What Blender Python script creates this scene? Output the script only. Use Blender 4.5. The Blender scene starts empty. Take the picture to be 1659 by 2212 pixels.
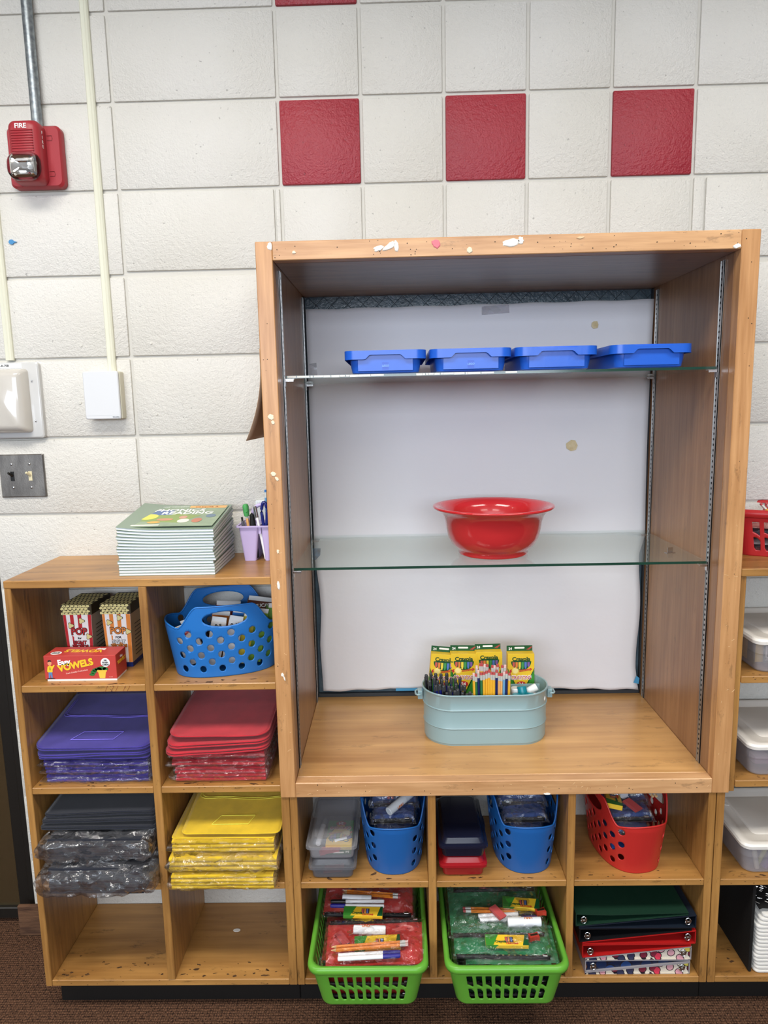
import bpy, bmesh, math, random
import numpy as np
from mathutils import Vector, Matrix, Euler
random.seed(7)
PI = math.pi
S = bpy.context.scene
COL = S.collection
# ------------------------------------------------------------------ camera
CX, CY, CZ = 0.27299, -1.82027, 1.51739
YAW, PITCH, ROLL, FPX = math.radians(1.0679), math.radians(-8.6695), math.radians(1.2246), 1496.41
cam = bpy.data.cameras.new('camera'); camo = bpy.data.objects.new('camera', cam); COL.objects.link(camo)
cam.sensor_fit = 'VERTICAL'; cam.sensor_height = 24.0; cam.lens = FPX * 24.0 / 2212.0; cam.clip_start = 0.02
Rm = Matrix.Rotation(YAW, 3, 'Z') @ Matrix.Rotation(PITCH, 3, 'X') @ Matrix.Rotation(ROLL, 3, 'Y')
rt, fw, up = Rm.col[0], Rm.col[1], Rm.col[2]
camo.matrix_world = Matrix(((rt.x, up.x, -fw.x, CX), (rt.y, up.y, -fw.y, CY), (rt.z, up.z, -fw.z, CZ), (0, 0, 0, 1)))
S.camera = camo
# ------------------------------------------------------------------ world, lamps, exposure
W = bpy.data.worlds.new('room_daylight'); S.world = W; W.use_nodes = True
W.node_tree.nodes['Background'].inputs[0].default_value = (0.82, 0.89, 1.0, 1)
W.node_tree.nodes['Background'].inputs[1].default_value = 0.17
def area(name, loc, sx, sy, power, col, rot=(0, 0, 0)):
    l = bpy.data.lights.new(name, 'AREA'); l.shape = 'RECTANGLE'; l.size = sx; l.size_y = sy; l.energy = power; l.color = col
    o = bpy.data.objects.new(name, l); COL.objects.link(o); o.location = loc; o.rotation_euler = rot; return o
LAMPS = [(-0.45, -1.3), (1.55, -1.3), (-0.45, -3.6), (1.55, -3.6), (-2.6, -1.3)]
for lx, ly in LAMPS:
    l = area('ceiling_lamp_light', (lx, ly, 2.94), 1.15, 0.5, (25 if lx < 1 else 18) if ly > -2 else 9, (1.0, 0.955, 0.89)); l.data.spread = math.radians(150)
# daylight from the windows in the far wall behind the camera
area('window_daylight', (-0.6, -5.6, 2.15), 5.0, 1.2, 172, (0.80, 0.88, 1.0), (PI/2, 0, 0))
S.view_settings.view_transform = 'Standard'; S.view_settings.look = 'None'
S.view_settings.gamma = 1; S.view_settings.use_curve_mapping = False; S.view_settings.exposure = 0.25
# ------------------------------------------------------------------ helpers
def lin(c):
    return tuple((x/255/12.92 if x/255 <= 0.04045 else ((x/255+0.055)/1.055)**2.4) for x in c)
MATS = {}
def mat(name, rgb, rough=0.5, metal=0.0, bump=0.0, bscale=200.0, var=0.0, vscale=8.0, trans=0.0, alpha=1.0, coat=0.0, spec=0.5, stretch=(1, 1, 1), ior=1.45, sheen=0.0, emit=0.0, rgb2=None):
    if name in MATS: return MATS[name]
    m = bpy.data.materials.new(name); m.use_nodes = True; nt = m.node_tree; b = nt.nodes['Principled BSDF']
    c = (*lin(rgb), 1)
    I = b.inputs
    I['Base Color'].default_value = c; I['Roughness'].default_value = rough; I['Metallic'].default_value = metal
    I['Transmission Weight'].default_value = trans; I['Alpha'].default_value = alpha; I['Coat Weight'].default_value = coat
    I['Specular IOR Level'].default_value = spec; I['IOR'].default_value = ior; I['Sheen Weight'].default_value = sheen
    if emit: I['Emission Color'].default_value = c; I['Emission Strength'].default_value = emit
    tc = nt.nodes.new('ShaderNodeTexCoord'); mp = nt.nodes.new('ShaderNodeMapping'); nt.links.new(tc.outputs['Object'], mp.inputs[0])
    mp.inputs['Scale'].default_value = stretch
    if var or rgb2:
        n = nt.nodes.new('ShaderNodeTexNoise'); n.inputs['Scale'].default_value = vscale; n.inputs['Detail'].default_value = 5
        nt.links.new(mp.outputs[0], n.inputs[0])
        r = nt.nodes.new('ShaderNodeValToRGB'); nt.links.new(n.outputs[0], r.inputs[0])
        c2 = lin(rgb2) if rgb2 else tuple(x*(1-var) for x in c[:3])
        r.color_ramp.elements[0].position = 0.35; r.color_ramp.elements[0].color = (*c2, 1)
        r.color_ramp.elements[1].position = 0.65; r.color_ramp.elements[1].color = c
        nt.links.new(r.outputs[0], I['Base Color'])
    if bump:
        n = nt.nodes.new('ShaderNodeTexNoise'); n.inputs['Scale'].default_value = bscale; n.inputs['Detail'].default_value = 4
        nt.links.new(mp.outputs[0], n.inputs[0])
        bp = nt.nodes.new('ShaderNodeBump'); bp.inputs['Strength'].default_value = 1.0; bp.inputs['Distance'].default_value = bump
        nt.links.new(n.outputs[0], bp.inputs['Height']); nt.links.new(bp.outputs[0], I['Normal'])
    MATS[name] = m; return m
def wood(name, axis, c1=(130, 88, 42), c2=(186, 138, 76), cell=1.0, dirt=0.5, rough=0.38):
    """varnished birch, grain running along the given axis"""
    if name in MATS: return MATS[name]
    m = bpy.data.materials.new(name); m.use_nodes = True; nt = m.node_tree; b = nt.nodes['Principled BSDF']; L = nt.links.new
    N = nt.nodes.new
    tc = N('ShaderNodeTexCoord'); mp = N('ShaderNodeMapping'); L(tc.outputs['Object'], mp.inputs[0])
    sc = [26*cell, 26*cell, 26*cell]; sc['xyz'.index(axis)] = 1.6*cell
    mp.inputs['Scale'].default_value = sc
    n1 = N('ShaderNodeTexNoise'); n1.inputs['Scale'].default_value = 1.3; n1.inputs['Detail'].default_value = 6; n1.inputs['Distortion'].default_value = 1.2
    L(mp.outputs[0], n1.inputs[0])
    n2 = N('ShaderNodeTexNoise'); n2.inputs['Scale'].default_value = 5.0; n2.inputs['Detail'].default_value = 8; L(mp.outputs[0], n2.inputs[0])
    n3 = N('ShaderNodeTexNoise'); n3.inputs['Scale'].default_value = 3.1; n3.inputs['Detail'].default_value = 3; L(tc.outputs['Object'], n3.inputs[0])
    mx = N('ShaderNodeMix'); mx.data_type = 'FLOAT'; mx.inputs[0].default_value = 0.45; L(n1.outputs[0], mx.inputs[2]); L(n2.outputs[0], mx.inputs[3])
    mx2 = N('ShaderNodeMix'); mx2.data_type = 'FLOAT'; mx2.inputs[0].default_value = 0.35; L(mx.outputs[0], mx2.inputs[2]); L(n3.outputs[0], mx2.inputs[3])
    r = N('ShaderNodeValToRGB'); L(mx2.outputs[0], r.inputs[0])
    e = r.color_ramp.elements; e[0].position = 0.36; e[0].color = (*lin(c1), 1); e[1].position = 0.62; e[1].color = (*lin(c2), 1)
    # dark scuffs and dents
    n4 = N('ShaderNodeTexNoise'); n4.inputs['Scale'].default_value = 9; n4.inputs['Detail'].default_value = 9; n4.inputs['Roughness'].default_value = 0.75
    mp2 = N('ShaderNodeMapping'); s2 = [4, 4, 4]; s2['xyz'.index(axis)] = 1.2; mp2.inputs['Scale'].default_value = s2; L(tc.outputs['Object'], mp2.inputs[0]); L(mp2.outputs[0], n4.inputs[0])
    r2 = N('ShaderNodeValToRGB'); L(n4.outputs[0], r2.inputs[0]); f = r2.color_ramp.elements
    f[0].position = 0.35; f[0].color = (dirt, dirt, dirt, 1); f[1].position = 0.42; f[1].color = (0, 0, 0, 1)
    mc = N('ShaderNodeMix'); mc.data_type = 'RGBA'; L(r2.outputs[0], mc.inputs[0]); L(r.outputs[0], mc.inputs[6]); mc.inputs[7].default_value = (0.05, 0.028, 0.012, 1)
    L(mc.outputs[2], b.inputs['Base Color'])
    b.inputs['Roughness'].default_value = rough; b.inputs['Coat Weight'].default_value = 0.12; b.inputs['Coat Roughness'].default_value = 0.25
    bp = N('ShaderNodeBump'); bp.inputs['Distance'].default_value = 0.0006; bp.inputs['Strength'].default_value = 0.6; L(n2.outputs[0], bp.inputs['Height']); L(bp.outputs[0], b.inputs['Normal'])
    MATS[name] = m; return m

def BM(): return bmesh.new()
def box(bm, x0, x1, y0, y1, z0, z1, bev=0.0, seg=1, M=None):
    t = bmesh.new()
    r = bmesh.ops.create_cube(t, size=1)
    for v in r['verts']:
        v.co = Vector(((x0+x1)/2+v.co.x*(x1-x0), (y0+y1)/2+v.co.y*(y1-y0), (z0+z1)/2+v.co.z*(z1-z0)))
    if bev:
        bmesh.ops.bevel(t, geom=t.edges[:], offset=min(bev, 0.49*min(abs(x1-x0), abs(y1-y0), abs(z1-z0))), segments=seg, affect='EDGES', profile=0.5)
    if M is not None: bmesh.ops.transform(t, matrix=M, verts=t.verts)
    join(bm, t); return bm
def join(bm, t):
    me = bpy.data.meshes.new('tmp'); t.to_mesh(me); t.free(); bm.from_mesh(me); bpy.data.meshes.remove(me)
def cyl(bm, p, q, r, r2=None, n=16, cap=True):
    p = Vector(p); q = Vector(q); d = q-p; r2 = r if r2 is None else r2
    t = bmesh.new(); bmesh.ops.create_cone(t, cap_ends=cap, segments=n, radius1=r, radius2=r2, depth=d.length)
    M = Matrix.Translation((p+q)/2) @ d.to_track_quat('Z', 'Y').to_matrix().to_4x4()
    bmesh.ops.transform(t, matrix=M, verts=t.verts); join(bm, t); return bm
def tube(bm, pts, r, n=8, closed=False):
    pts = [Vector(p) for p in pts]; rings = []; m = len(pts)
    for i, p in enumerate(pts):
        a = pts[i-1] if (i > 0 or closed) else p; b = pts[(i+1) % m] if (i < m-1 or closed) else p
        d = (b-a).normalized(); q = d.to_track_quat('Z', 'Y'); rr = r[i] if isinstance(r, (list, tuple)) else r
        rings.append([bm.verts.new(p+q @ Vector((rr*math.cos(2*PI*k/n), rr*math.sin(2*PI*k/n), 0))) for k in range(n)])
    for i in range(m if closed else m-1):
        A, B = rings[i], rings[(i+1) % m]
        for k in range(n): bm.faces.new((A[k], A[(k+1) % n], B[(k+1) % n], B[k]))
    if not closed:
        bm.faces.new(list(reversed(rings[0]))); bm.faces.new(rings[-1])
    return bm
def lathe(bm, prof, n=48, c=(0, 0), sx=1, sy=1, close=False):
    rings = [[bm.verts.new((c[0]+r*sx*math.cos(2*PI*k/n), c[1]+r*sy*math.sin(2*PI*k/n), z)) for k in range(n)] for r, z in prof]
    for i in range(len(rings)-1+(1 if close else 0)):
        A, B = rings[i], rings[(i+1) % len(rings)]
        for k in range(n): bm.faces.new((A[k], A[(k+1) % n], B[(k+1) % n], B[k]))
    return rings
def prism(bm, poly, h0, h1, plane='xy'):
    """poly extruded between h0 and h1 along the third axis"""
    f = {'xy': lambda a, b, h: (a, b, h), 'xz': lambda a, b, h: (a, h, b), 'yz': lambda a, b, h: (h, a, b)}[plane]
    A = [bm.verts.new(f(a, b, h0)) for a, b in poly]; B = [bm.verts.new(f(a, b, h1)) for a, b in poly]; n = len(poly)
    bm.faces.new(A); bm.faces.new(list(reversed(B)))
    for i in range(n): bm.faces.new((A[i], B[i], B[(i+1) % n], A[(i+1) % n]))
    return bm
def ob(name, bm, m, parent=None, smooth=False, loc=None, rot=None, label=None, mods=None):
    bmesh.ops.recalc_face_normals(bm, faces=bm.faces)
    me = bpy.data.meshes.new(name); bm.to_mesh(me); bm.free()
    if m is not None: me.materials.append(m)
    if smooth: me.polygons.foreach_set('use_smooth', [True]*len(me.polygons)); 
    if smooth == 'auto':
        me.set_sharp_from_angle(angle=math.radians(35))
    o = bpy.data.objects.new(name, me); COL.objects.link(o)
    if parent is not None: o.parent = parent
    if loc is not None: o.location = loc
    if rot is not None: o.rotation_euler = rot
    if label: o['label'] = label
    return o
def thing(name, label, cat, loc=(0, 0, 0), rz=0, group=None, rot=None):
    o = bpy.data.objects.new(name, None); COL.objects.link(o); o.empty_display_size = 0.02
    o.location = loc; o.rotation_euler = rot if rot is not None else (0, 0, rz)
    o['label'] = label; o['category'] = cat
    if group: o['group'] = group
    return o
def tag(o, label, cat, group=None, kind=None):
    o['label'] = label; o['category'] = cat
    if group: o['group'] = group
    if kind: o['kind'] = kind
    return o
def struct(o):
    o['kind'] = 'structure'; return o
def copytree(o, label=None, loc=None, rot=None):
    def rec(a, par):
        c = a.copy(); COL.objects.link(c); c.parent = par
        for ch in KIDS.get(a.name, []) or [k for k in a.children]: rec(ch, c)
        return c
    c = rec(o, None)
    if label: c['label'] = label
    if loc is not None: c.location = loc
    if rot is not None: c.rotation_euler = rot
    return c
KIDS = {}
def text(s, size, m, parent, loc, rot=(PI/2, 0, 0), bold=0.0, depth=0.0002, align='CENTER', sx=1.0, shear=0.0, name='lettering', spacing=1.0):
    cu = bpy.data.curves.new('t', 'FONT'); cu.body = s; cu.size = size; cu.align_x = align; cu.align_y = 'CENTER'; cu.offset = bold; cu.extrude = depth
    cu.shear = shear; cu.space_character = spacing; cu.resolution_u = 3
    t = bpy.data.objects.new('t', cu); COL.objects.link(t)
    me = bpy.data.meshes.new_from_object(t); bpy.data.objects.remove(t); bpy.data.curves.remove(cu)
    me.name = name; me.materials.clear(); me.materials.append(m)
    for p in me.polygons: p.material_index = 0
    o = bpy.data.objects.new(name, me); COL.objects.link(o); o.parent = parent; o.location = loc; o.rotation_euler = rot; o.scale = (sx, 1, 1)
    return o
def rrect(x0, x1, y0, y1, r, n=5):
    pts = []
    for cx, cy, a in ((x1-r, y1-r, 0), (x0+r, y1-r, 90), (x0+r, y0+r, 180), (x1-r, y0+r, 270)):
        for k in range(n+1):
            t = math.radians(a+90*k/n); pts.append((cx+r*math.cos(t), cy+r*math.sin(t)))
    return pts
def ell(cx, cy, rx, ry, n=24):
    return [(cx+rx*math.cos(2*PI*k/n), cy+ry*math.sin(2*PI*k/n)) for k in range(n)]
def loft(bm, loops, closed_ends=True):
    R = [[bm.verts.new(p) for p in l] for l in loops]; n = len(R[0])
    for i in range(len(R)-1):
        for k in range(n): bm.faces.new((R[i][k], R[i][(k+1) % n], R[i+1][(k+1) % n], R[i+1][k]))
    if closed_ends: bm.faces.new(list(reversed(R[0]))); bm.faces.new(R[-1])
    return R
def solid(o, t, off=-1):
    m = o.modifiers.new('wall_thickness', 'SOLIDIFY'); m.thickness = t; m.offset = off; return o
def perforated(bm, fn, ulen, vfn, nu, nv, holes, closed=True):
    """grid over u (length ulen) and v in 0..1 mapped to vfn(u)=(v0,v1); polygon holes given in (u,v-metric); fn(u,v)->xyz"""
    U = np.linspace(0, ulen, nu+1); P = np.zeros((nu+1, nv+1, 2))
    for i, u in enumerate(U):
        a, b = vfn(u); P[i, :, 0] = u; P[i, :, 1] = np.linspace(a, b, nv+1)
    P0 = P.copy(); keep = np.ones((nu, nv), bool)
    C = (P0[:-1, :-1]+P0[1:, :-1]+P0[:-1, 1:]+P0[1:, 1:])/4
    du = ulen/nu; dv = np.abs(P0[:, 1, 1]-P0[:, 0, 1]).max(); mg = 1.5*max(du, dv)
    def inside(X, Y, poly):
        r = np.zeros(X.shape, bool); n = len(poly)
        for k in range(n):
            x1, y1 = poly[k]; x2, y2 = poly[(k+1) % n]
            if y1 == y2: continue
            c = ((y1 > Y) != (y2 > Y)) & (X < (x2-x1)*(Y-y1)/(y2-y1)+x1); r ^= c
        return r
    for poly in holes:
        xs = [p[0] for p in poly]; ys = [p[1] for p in poly]
        i0 = max(0, int((min(xs)-mg)/du)); i1 = min(nu, int((max(xs)+mg)/du)+1)
        if i1 <= i0: continue
        sub = C[i0:i1]; hit = inside(sub[..., 0], sub[..., 1], poly); keep[i0:i1] &= ~hit
        rem = np.zeros((nu+2, nv+2), bool); rem[1:nu+1, 1:nv+1][i0:i1] = hit
        full = np.ones((nu+2, nv+2), bool); full[1:-1, 1:-1] = keep
        touch = rem[:-1, :-1] | rem[1:, :-1] | rem[:-1, 1:] | rem[1:, 1:]
        other = (~rem[:-1, :-1]) | (~rem[1:, :-1]) | (~rem[:-1, 1:]) | (~rem[1:, 1:])
        A = np.array(poly); B = np.roll(A, -1, 0)
        for i, j in zip(*np.where(touch & other)):
            p = P0[i, j]; d = B-A; t = np.clip(((p-A)*d).sum(1)/np.maximum((d*d).sum(1), 1e-12), 0, 1); q = A+d*t[:, None]
            P[i, j] = q[np.argmin(((q-p)**2).sum(1))]
    V = {}
    def vert(i, j):
        ii = i % nu if closed else i
        if (ii, j) not in V: V[(ii, j)] = bm.verts.new(fn(P[ii, j, 0], P[ii, j, 1]))
        return V[(ii, j)]
    for i in range(nu):
        for j in range(nv):
            if keep[i, j]: bm.faces.new((vert(i, j), vert(i+1, j), vert(i+1, j+1), vert(i, j+1)))
    return bm
# ------------------------------------------------------------------ SETTING
H = 0.2032
ZJ = 2.2656           # a bed joint above the red blocks
m_wall = bpy.data.materials.new('painted_block'); m_wall.use_nodes = True
def blockmat(m, rgb, bumpd, rough, rgb2, amt):
    nt = m.node_tree; b = nt.nodes['Principled BSDF']; L = nt.links.new; N = nt.nodes.new
    tc = N('ShaderNodeTexCoord'); geo = N('ShaderNodeNewGeometry')
    n1 = N('ShaderNodeTexNoise'); n1.inputs['Scale'].default_value = 260; n1.inputs['Detail'].default_value = 3; L(geo.outputs['Position'], n1.inputs[0])
    n2 = N('ShaderNodeTexNoise'); n2.inputs['Scale'].default_value = 95; n2.inputs['Detail'].default_value = 5; L(geo.outputs['Position'], n2.inputs[0])
    n3 = N('ShaderNodeTexNoise'); n3.inputs['Scale'].default_value = 2.2; n3.inputs['Detail'].default_value = 4; L(geo.outputs['Position'], n3.inputs[0])
    r = N('ShaderNodeValToRGB'); L(n3.outputs[0], r.inputs[0]); r.color_ramp.elements[0].position = .35; r.color_ramp.elements[1].position = .7
    r.color_ramp.elements[0].color = (*lin(rgb2), 1); r.color_ramp.elements[1].color = (*lin(rgb), 1)
    # pits: dark pinholes
    r2 = N('ShaderNodeValToRGB'); L(n2.outputs[0], r2.inputs[0]); r2.color_ramp.elements[0].position = .285; r2.color_ramp.elements[0].color = (amt, amt, amt, 1)
    r2.color_ramp.elements[1].position = .33; r2.color_ramp.elements[1].color = (0, 0, 0, 1)
    mc = N('ShaderNodeMix'); mc.data_type = 'RGBA'; L(r2.outputs[0], mc.inputs[0]); L(r.outputs[0], mc.inputs[6]); mc.inputs[7].default_value = tuple(x*0.35 for x in lin(rgb2))+(1,)
    L(mc.outputs[2], b.inputs['Base Color']); b.inputs['Roughness'].default_value = rough
    ad = N('ShaderNodeMath'); ad.operation = 'MULTIPLY_ADD'; L(n2.outputs[0], ad.inputs[0]); ad.inputs[1].default_value = 1.6; L(n1.outputs[0], ad.inputs[2])
    bp = N('ShaderNodeBump'); bp.inputs['Distance'].default_value = bumpd; bp.inputs['Strength'].default_value = 1; L(ad.outputs[0], bp.inputs['Height']); L(bp.outputs[0], b.inputs['Normal'])
blockmat(m_wall, (214, 212, 206), 0.0015, 0.5, (203, 200, 191), 0.55)
m_red = bpy.data.materials.new('red_glazed_block'); m_red.use_nodes = True
blockmat(m_red, (160, 38, 52), 0.0016, 0.42, (144, 30, 44), 0.5)
m_mortar = mat('painted_mortar', (200, 197, 188), 0.55, bump=0.0006, bscale=300)
# wall slab with the opening that takes the display case
OX0, OX1, OZ0, OZ1 = -0.0188, 1.0504, 0.5911, 1.8695
bm = BM()
XL, XR = -4*H, 16*H
for a in ((XL, OX0, 0, 3.0), (OX1, XR, 0, 3.0), (OX0, OX1, 0, OZ0), (OX0, OX1, OZ1, 3.0)):
    box(bm, a[0], a[1], 0.006, 0.20, a[2], a[3])
wall = struct(ob('wall_back', bm, m_mortar))
cache = {}
def block(x0, x1, z0, z1, m):
    g = 0.0036
    if x0 < OX1-1e-4 and x1 > OX0+1e-4 and OZ1-.03 < z0 < OZ1: z0 = OZ1-g
    cuts = [(x0, x1, z0, z1)]
    if x0 < OX1-1e-4 and x1 > OX0+1e-4 and z0 < OZ1-1e-4 and z1 > OZ0+1e-4:
        cuts = []
        if x0 < OX0: cuts.append((x0, OX0+g, z0, z1))
        if x1 > OX1: cuts.append((OX1-g, x1, z0, z1))
        a, b = max(x0, OX0), min(x1, OX1)
        if z1 > OZ1+0.01: cuts.append((a, b, OZ1-g, z1))
        if z0 < OZ0-0.01: cuts.append((a, b, z0, OZ0+g))
    for c in cuts:
        w, h = c[1]-c[0], c[3]-c[2]
        if w < 0.012 or h < 0.012: continue
        k = (round(w, 4), round(h, 4), m.name)
        if k not in cache:
            bm = BM(); box(bm, g, w-g, 0, 0.03, g, h-g, bev=0.004, seg=2)
            o = ob('block', bm, m, wall, smooth='auto'); cache[k] = o.data
        else:
            o = bpy.data.objects.new('block', cache[k]); COL.objects.link(o); o.parent = wall
        o.location = (c[0], 0, c[2])
        if m is m_red: o.location.y = -0.001; o['label'] = 'red painted square block'
z_list = [ZJ+j*H for j in range(-11, 3)]
rows = [(max(0, ZJ+(j-1)*H), ZJ+j*H, j) for j in range(-11, 5)]
for z0, z1, j in rows:
    if z1 < 0.02: continue
    z1 = min(z1, 3.0)
    block(-4*H, -2*H, z0, z1, m_wall); block(-2*H, 0, z0, z1, m_wall)
    for i in range(0, 5):
        red = (j == 0 and i in (0, 2, 4)) or (j == 2 and i in (0, ))
        block(i*H, (i+1)*H, z0, z1, m_red if red else m_wall)
    for i in range(5, 16, 2): block(i*H, min((i+2)*H, XR), z0, z1, m_wall)
# floor with looped brown carpet
m_carpet = bpy.data.materials.new('brown_loop_carpet'); m_carpet.use_nodes = True
nt = m_carpet.node_tree; b = nt.nodes['Principled BSDF']; L = nt.links.new; N = nt.nodes.new
tc = N('ShaderNodeTexCoord'); 
w1 = N('ShaderNodeTexWave'); w1.bands_direction = 'Y'; w1.inputs['Scale'].default_value = 42; w1.inputs['Distortion'].default_value = 1.6; w1.inputs['Detail Scale'].default_value = 12; L(tc.outputs['Object'], w1.inputs[0])
w2 = N('ShaderNodeTexWave'); w2.bands_direction = 'X'; w2.inputs['Scale'].default_value = 50; w2.inputs['Distortion'].default_value = 5; w2.inputs['Detail Scale'].default_value = 9; L(tc.outputs['Object'], w2.inputs[0])
mu = N('ShaderNodeMath'); mu.operation = 'MULTIPLY'; L(w1.outputs['Fac'], mu.inputs[0]); L(w2.outputs['Fac'], mu.inputs[1])
n1 = N('ShaderNodeTexNoise'); n1.inputs['Scale'].default_value = 170; L(tc.outputs['Object'], n1.inputs[0])
n2 = N('ShaderNodeTexNoise'); n2.inputs['Scale'].default_value = 4; L(tc.outputs['Object'], n2.inputs[0])
ad = N('ShaderNodeMath'); ad.operation = 'MULTIPLY_ADD'; L(mu.outputs[0], ad.inputs[0]); ad.inputs[1].default_value = .6; L(n1.outputs[0], ad.inputs[2])
r = N('ShaderNodeValToRGB'); L(ad.outputs[0], r.inputs[0]); e = r.color_ramp.elements; e[0].position = .35; e[0].color = (*lin((34, 22, 18)), 1); e[1].position = 1.0; e[1].color = (*lin((138, 100, 76)), 1)
L(r.outputs[0], b.inputs['Base Color']); b.inputs['Roughness'].default_value = .95; b.inputs['Specular IOR Level'].default_value = .15
bp = N('ShaderNodeBump'); bp.inputs['Distance'].default_value = .003; L(mu.outputs[0], bp.inputs['Height']); L(bp.outputs[0], b.inputs['Normal'])
bm = BM(); box(bm, -4, 4.2, -6, 1.6, -0.05, 0); struct(ob('floor', bm, m_carpet))
bm = BM(); box(bm, -4, 4.2, -6, 1.6, 3.0, 3.05); struct(ob('ceiling', bm, mat('ceiling_tile', (226, 224, 216), .9)))
m_lampf = mat('lamp_frame', (235, 235, 232), .4); m_lampd = mat('lamp_diffuser', (255, 246, 230), .5, emit=2.0)
for i, (lx, ly) in enumerate(LAMPS):
    t = thing('ceiling_lamp', ['recessed fluorescent ceiling lamp nearest above the shelves', 'recessed ceiling lamp behind the nearest one', 'recessed ceiling lamp above and right of the display case', 'recessed ceiling lamp far back on the right', 'recessed ceiling lamp at the far left'][i], 'lamp', (lx, ly, 3.0))
    bm = BM(); prism(bm, rrect(-.61, .61, -.305, .305, .01, 1), -.03, 0); ob('frame', bm, m_lampf, t)
    bm = BM(); box(bm, -.575, .575, -.27, .27, -.036, -.0305); ob('diffuser', bm, m_lampd, t)
# cove base and doorway at the left
m_base = mat('brown_carpet_base', (112, 80, 56), .9, bump=.002, bscale=60, stretch=(1, 1, 8), rgb2=(70, 46, 32))
bm = BM(); box(bm, XL-.045, -.641, -0.012, 0, 0, .098, bev=.003); struct(ob('baseboard_back', bm, m_base))
m_blk = mat('black_paint_metal', (24, 22, 19), .45, bump=.0004, bscale=30)
bm = BM()
box(bm, XL-.032, XL-.001, .03, .17, 0, 2.2, bev=.003); box(bm, XL-1.06, XL-1.005, .03, .17, 0, 2.2, bev=.003); box(bm, XL-1.06, XL-.001, .03, .17, 2.145, 2.2, bev=.003)
d = struct(ob('door_1', bm, m_blk))
bm = BM()
for a in ((-.884, XL-.034, .012, 2.14), (XL-1.0, XL-.90, .06, 2.14)): box(bm, a[0], a[1], .045, .09, .012, 2.14, bev=.003)
box(bm, XL-.9, -.884, .045, .09, .012, .048, bev=.003); box(bm, XL-.9, -.884, .045, .09, 2.02, 2.14, bev=.003)
ob('door_leaf', bm, m_blk, d)
m_dglass = mat('dark_door_glass', (112, 98, 72), .10, metal=.75, bump=.002, bscale=26)
bm = BM(); box(bm, XL-.9, -.884, .058, .066, .048, 2.02); ob('door_glass', bm, m_dglass, d)
# ------------------------------------------------------------------ FURNITURE
wx, wy, wz = wood('birch_x', 'x'), wood('birch_y', 'y'), wood('birch_z', 'z')
wxi = wood('birch_inside_x', 'x', cell=.5, dirt=.6); wside = wood('birch_inside_z', 'z', (128, 88, 56), (166, 124, 86), cell=.7, dirt=.25)
m_kick = mat('black_kick_board', (16, 14, 12), .6)
FY = -.276
def pan(par, name, x0, x1, y0, y1, z0, z1, m, bev=.0015):
    cx, cy, cz = (x0+x1)/2, (y0+y1)/2, (z0+z1)/2
    bm = BM(); box(bm, x0-cx, x1-cx, y0-cy, y1-cy, z0-cz, z1-cz, bev=bev)
    # each board keeps its own grain: the mesh sits around its own centre shifted by a random offset
    o = ob(name, bm, m, par); pl = par.location
    o.location = (cx-pl.x, cy-pl.y, cz-pl.z); return o
BY = -.001   # backs of the low units, just clear of the wall
LZ = [(.3455, .3625), (.6035, .6205), (.8635, .8805)]
# left low unit
u = thing('cubby_shelf', 'worn birch cubby unit of two columns left of the tall case, holding folded fabric packs', 'shelf unit', (-.32, -.138, 0))
pan(u, 'side_panel', -.640, -.6240, FY, BY, .0785, 1.118, wz); pan(u, 'side_panel', -.0195, .0005, FY, BY, .0785, .5905, wz)
pan(u, 'side_panel', -.0190, -.0018, -.2490, BY, .5905, 1.118, wz)
pan(u, 'top_panel', -.640, -.0190, FY-.001, BY, 1.1182, 1.1362, wxi)
pan(u, 'divider', -.3275, -.3085, FY, BY, .0956, 1.118, wz)
pan(u, 'bottom_panel', -.6238, -.0197, FY+.0005, BY, .0785, .0955, wxi)
for z0, z1 in LZ:
    pan(u, 'shelf', -.6238, -.3277, FY+.001, BY, z0, z1, wxi); pan(u, 'shelf', -.3083, -.0192 if z0 > .6 else -.0197, FY+.001, BY, z0, z1, wxi)
pan(u, 'kick_board', -.625, -.0005, -.236, -.216, .0, .078, m_kick)
# low unit under the display case
u = thing('cubby_shelf', 'worn birch cubby unit of three columns under the tall case, holding green and blue baskets', 'shelf unit', (.51, -.138, 0))
pan(u, 'side_panel', .0015, .0195, FY, BY, .0785, .5905, wz); pan(u, 'side_panel', 1.0055, 1.0235, FY, BY, .0785, .5905, wz)
for x0, x1 in ((.3345, .3535), (.6720, .6900)): pan(u, 'divider', x0, x1, FY, BY, .0956, .5905, wz)
pan(u, 'bottom_panel', .0197, 1.0053, FY+.0005, BY, .0785, .0955, wxi)
for x0, x1 in ((.0197, .3343), (.3537, .6718), (.6902, 1.0053)): pan(u, 'shelf', x0, x1, FY+.001, BY, .3455, .3625, wxi)
pan(u, 'kick_board', .0005, 1.0245, -.236, -.216, .0, .078, m_kick)
# right low unit
u = thing('cubby_shelf', 'birch cubby unit at the right edge of the photo holding clear bins with white lids', 'shelf unit', (1.36, -.138, 0))
pan(u, 'side_panel', 1.0255, 1.0445, FY, BY, .0785, .5905, wz); pan(u, 'side_panel', 1.0515, 1.0665, FY+.004, BY, .5905, 1.118, wz); pan(u, 'side_panel', 1.67, 1.688, FY, BY, .0785, 1.118, wz)
pan(u, 'divider', 1.35, 1.368, FY, BY, .0956, 1.118, wz)
pan(u, 'top_panel', 1.0515, 1.688, FY-.001, BY, 1.1182, 1.1362, wxi); pan(u, 'bottom_panel', 1.0447, 1.6698, FY+.0005, BY, .0785, .0955, wxi)
for z0, z1 in LZ:
    a = 1.0667 if z0 > .6 else 1.0447
    pan(u, 'shelf', a, 1.3498, FY+.001, BY, z0-.001, z1-.001, wxi); pan(u, 'shelf', 1.3682, 1.6698, FY+.001, BY, z0, z1, wxi)
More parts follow.
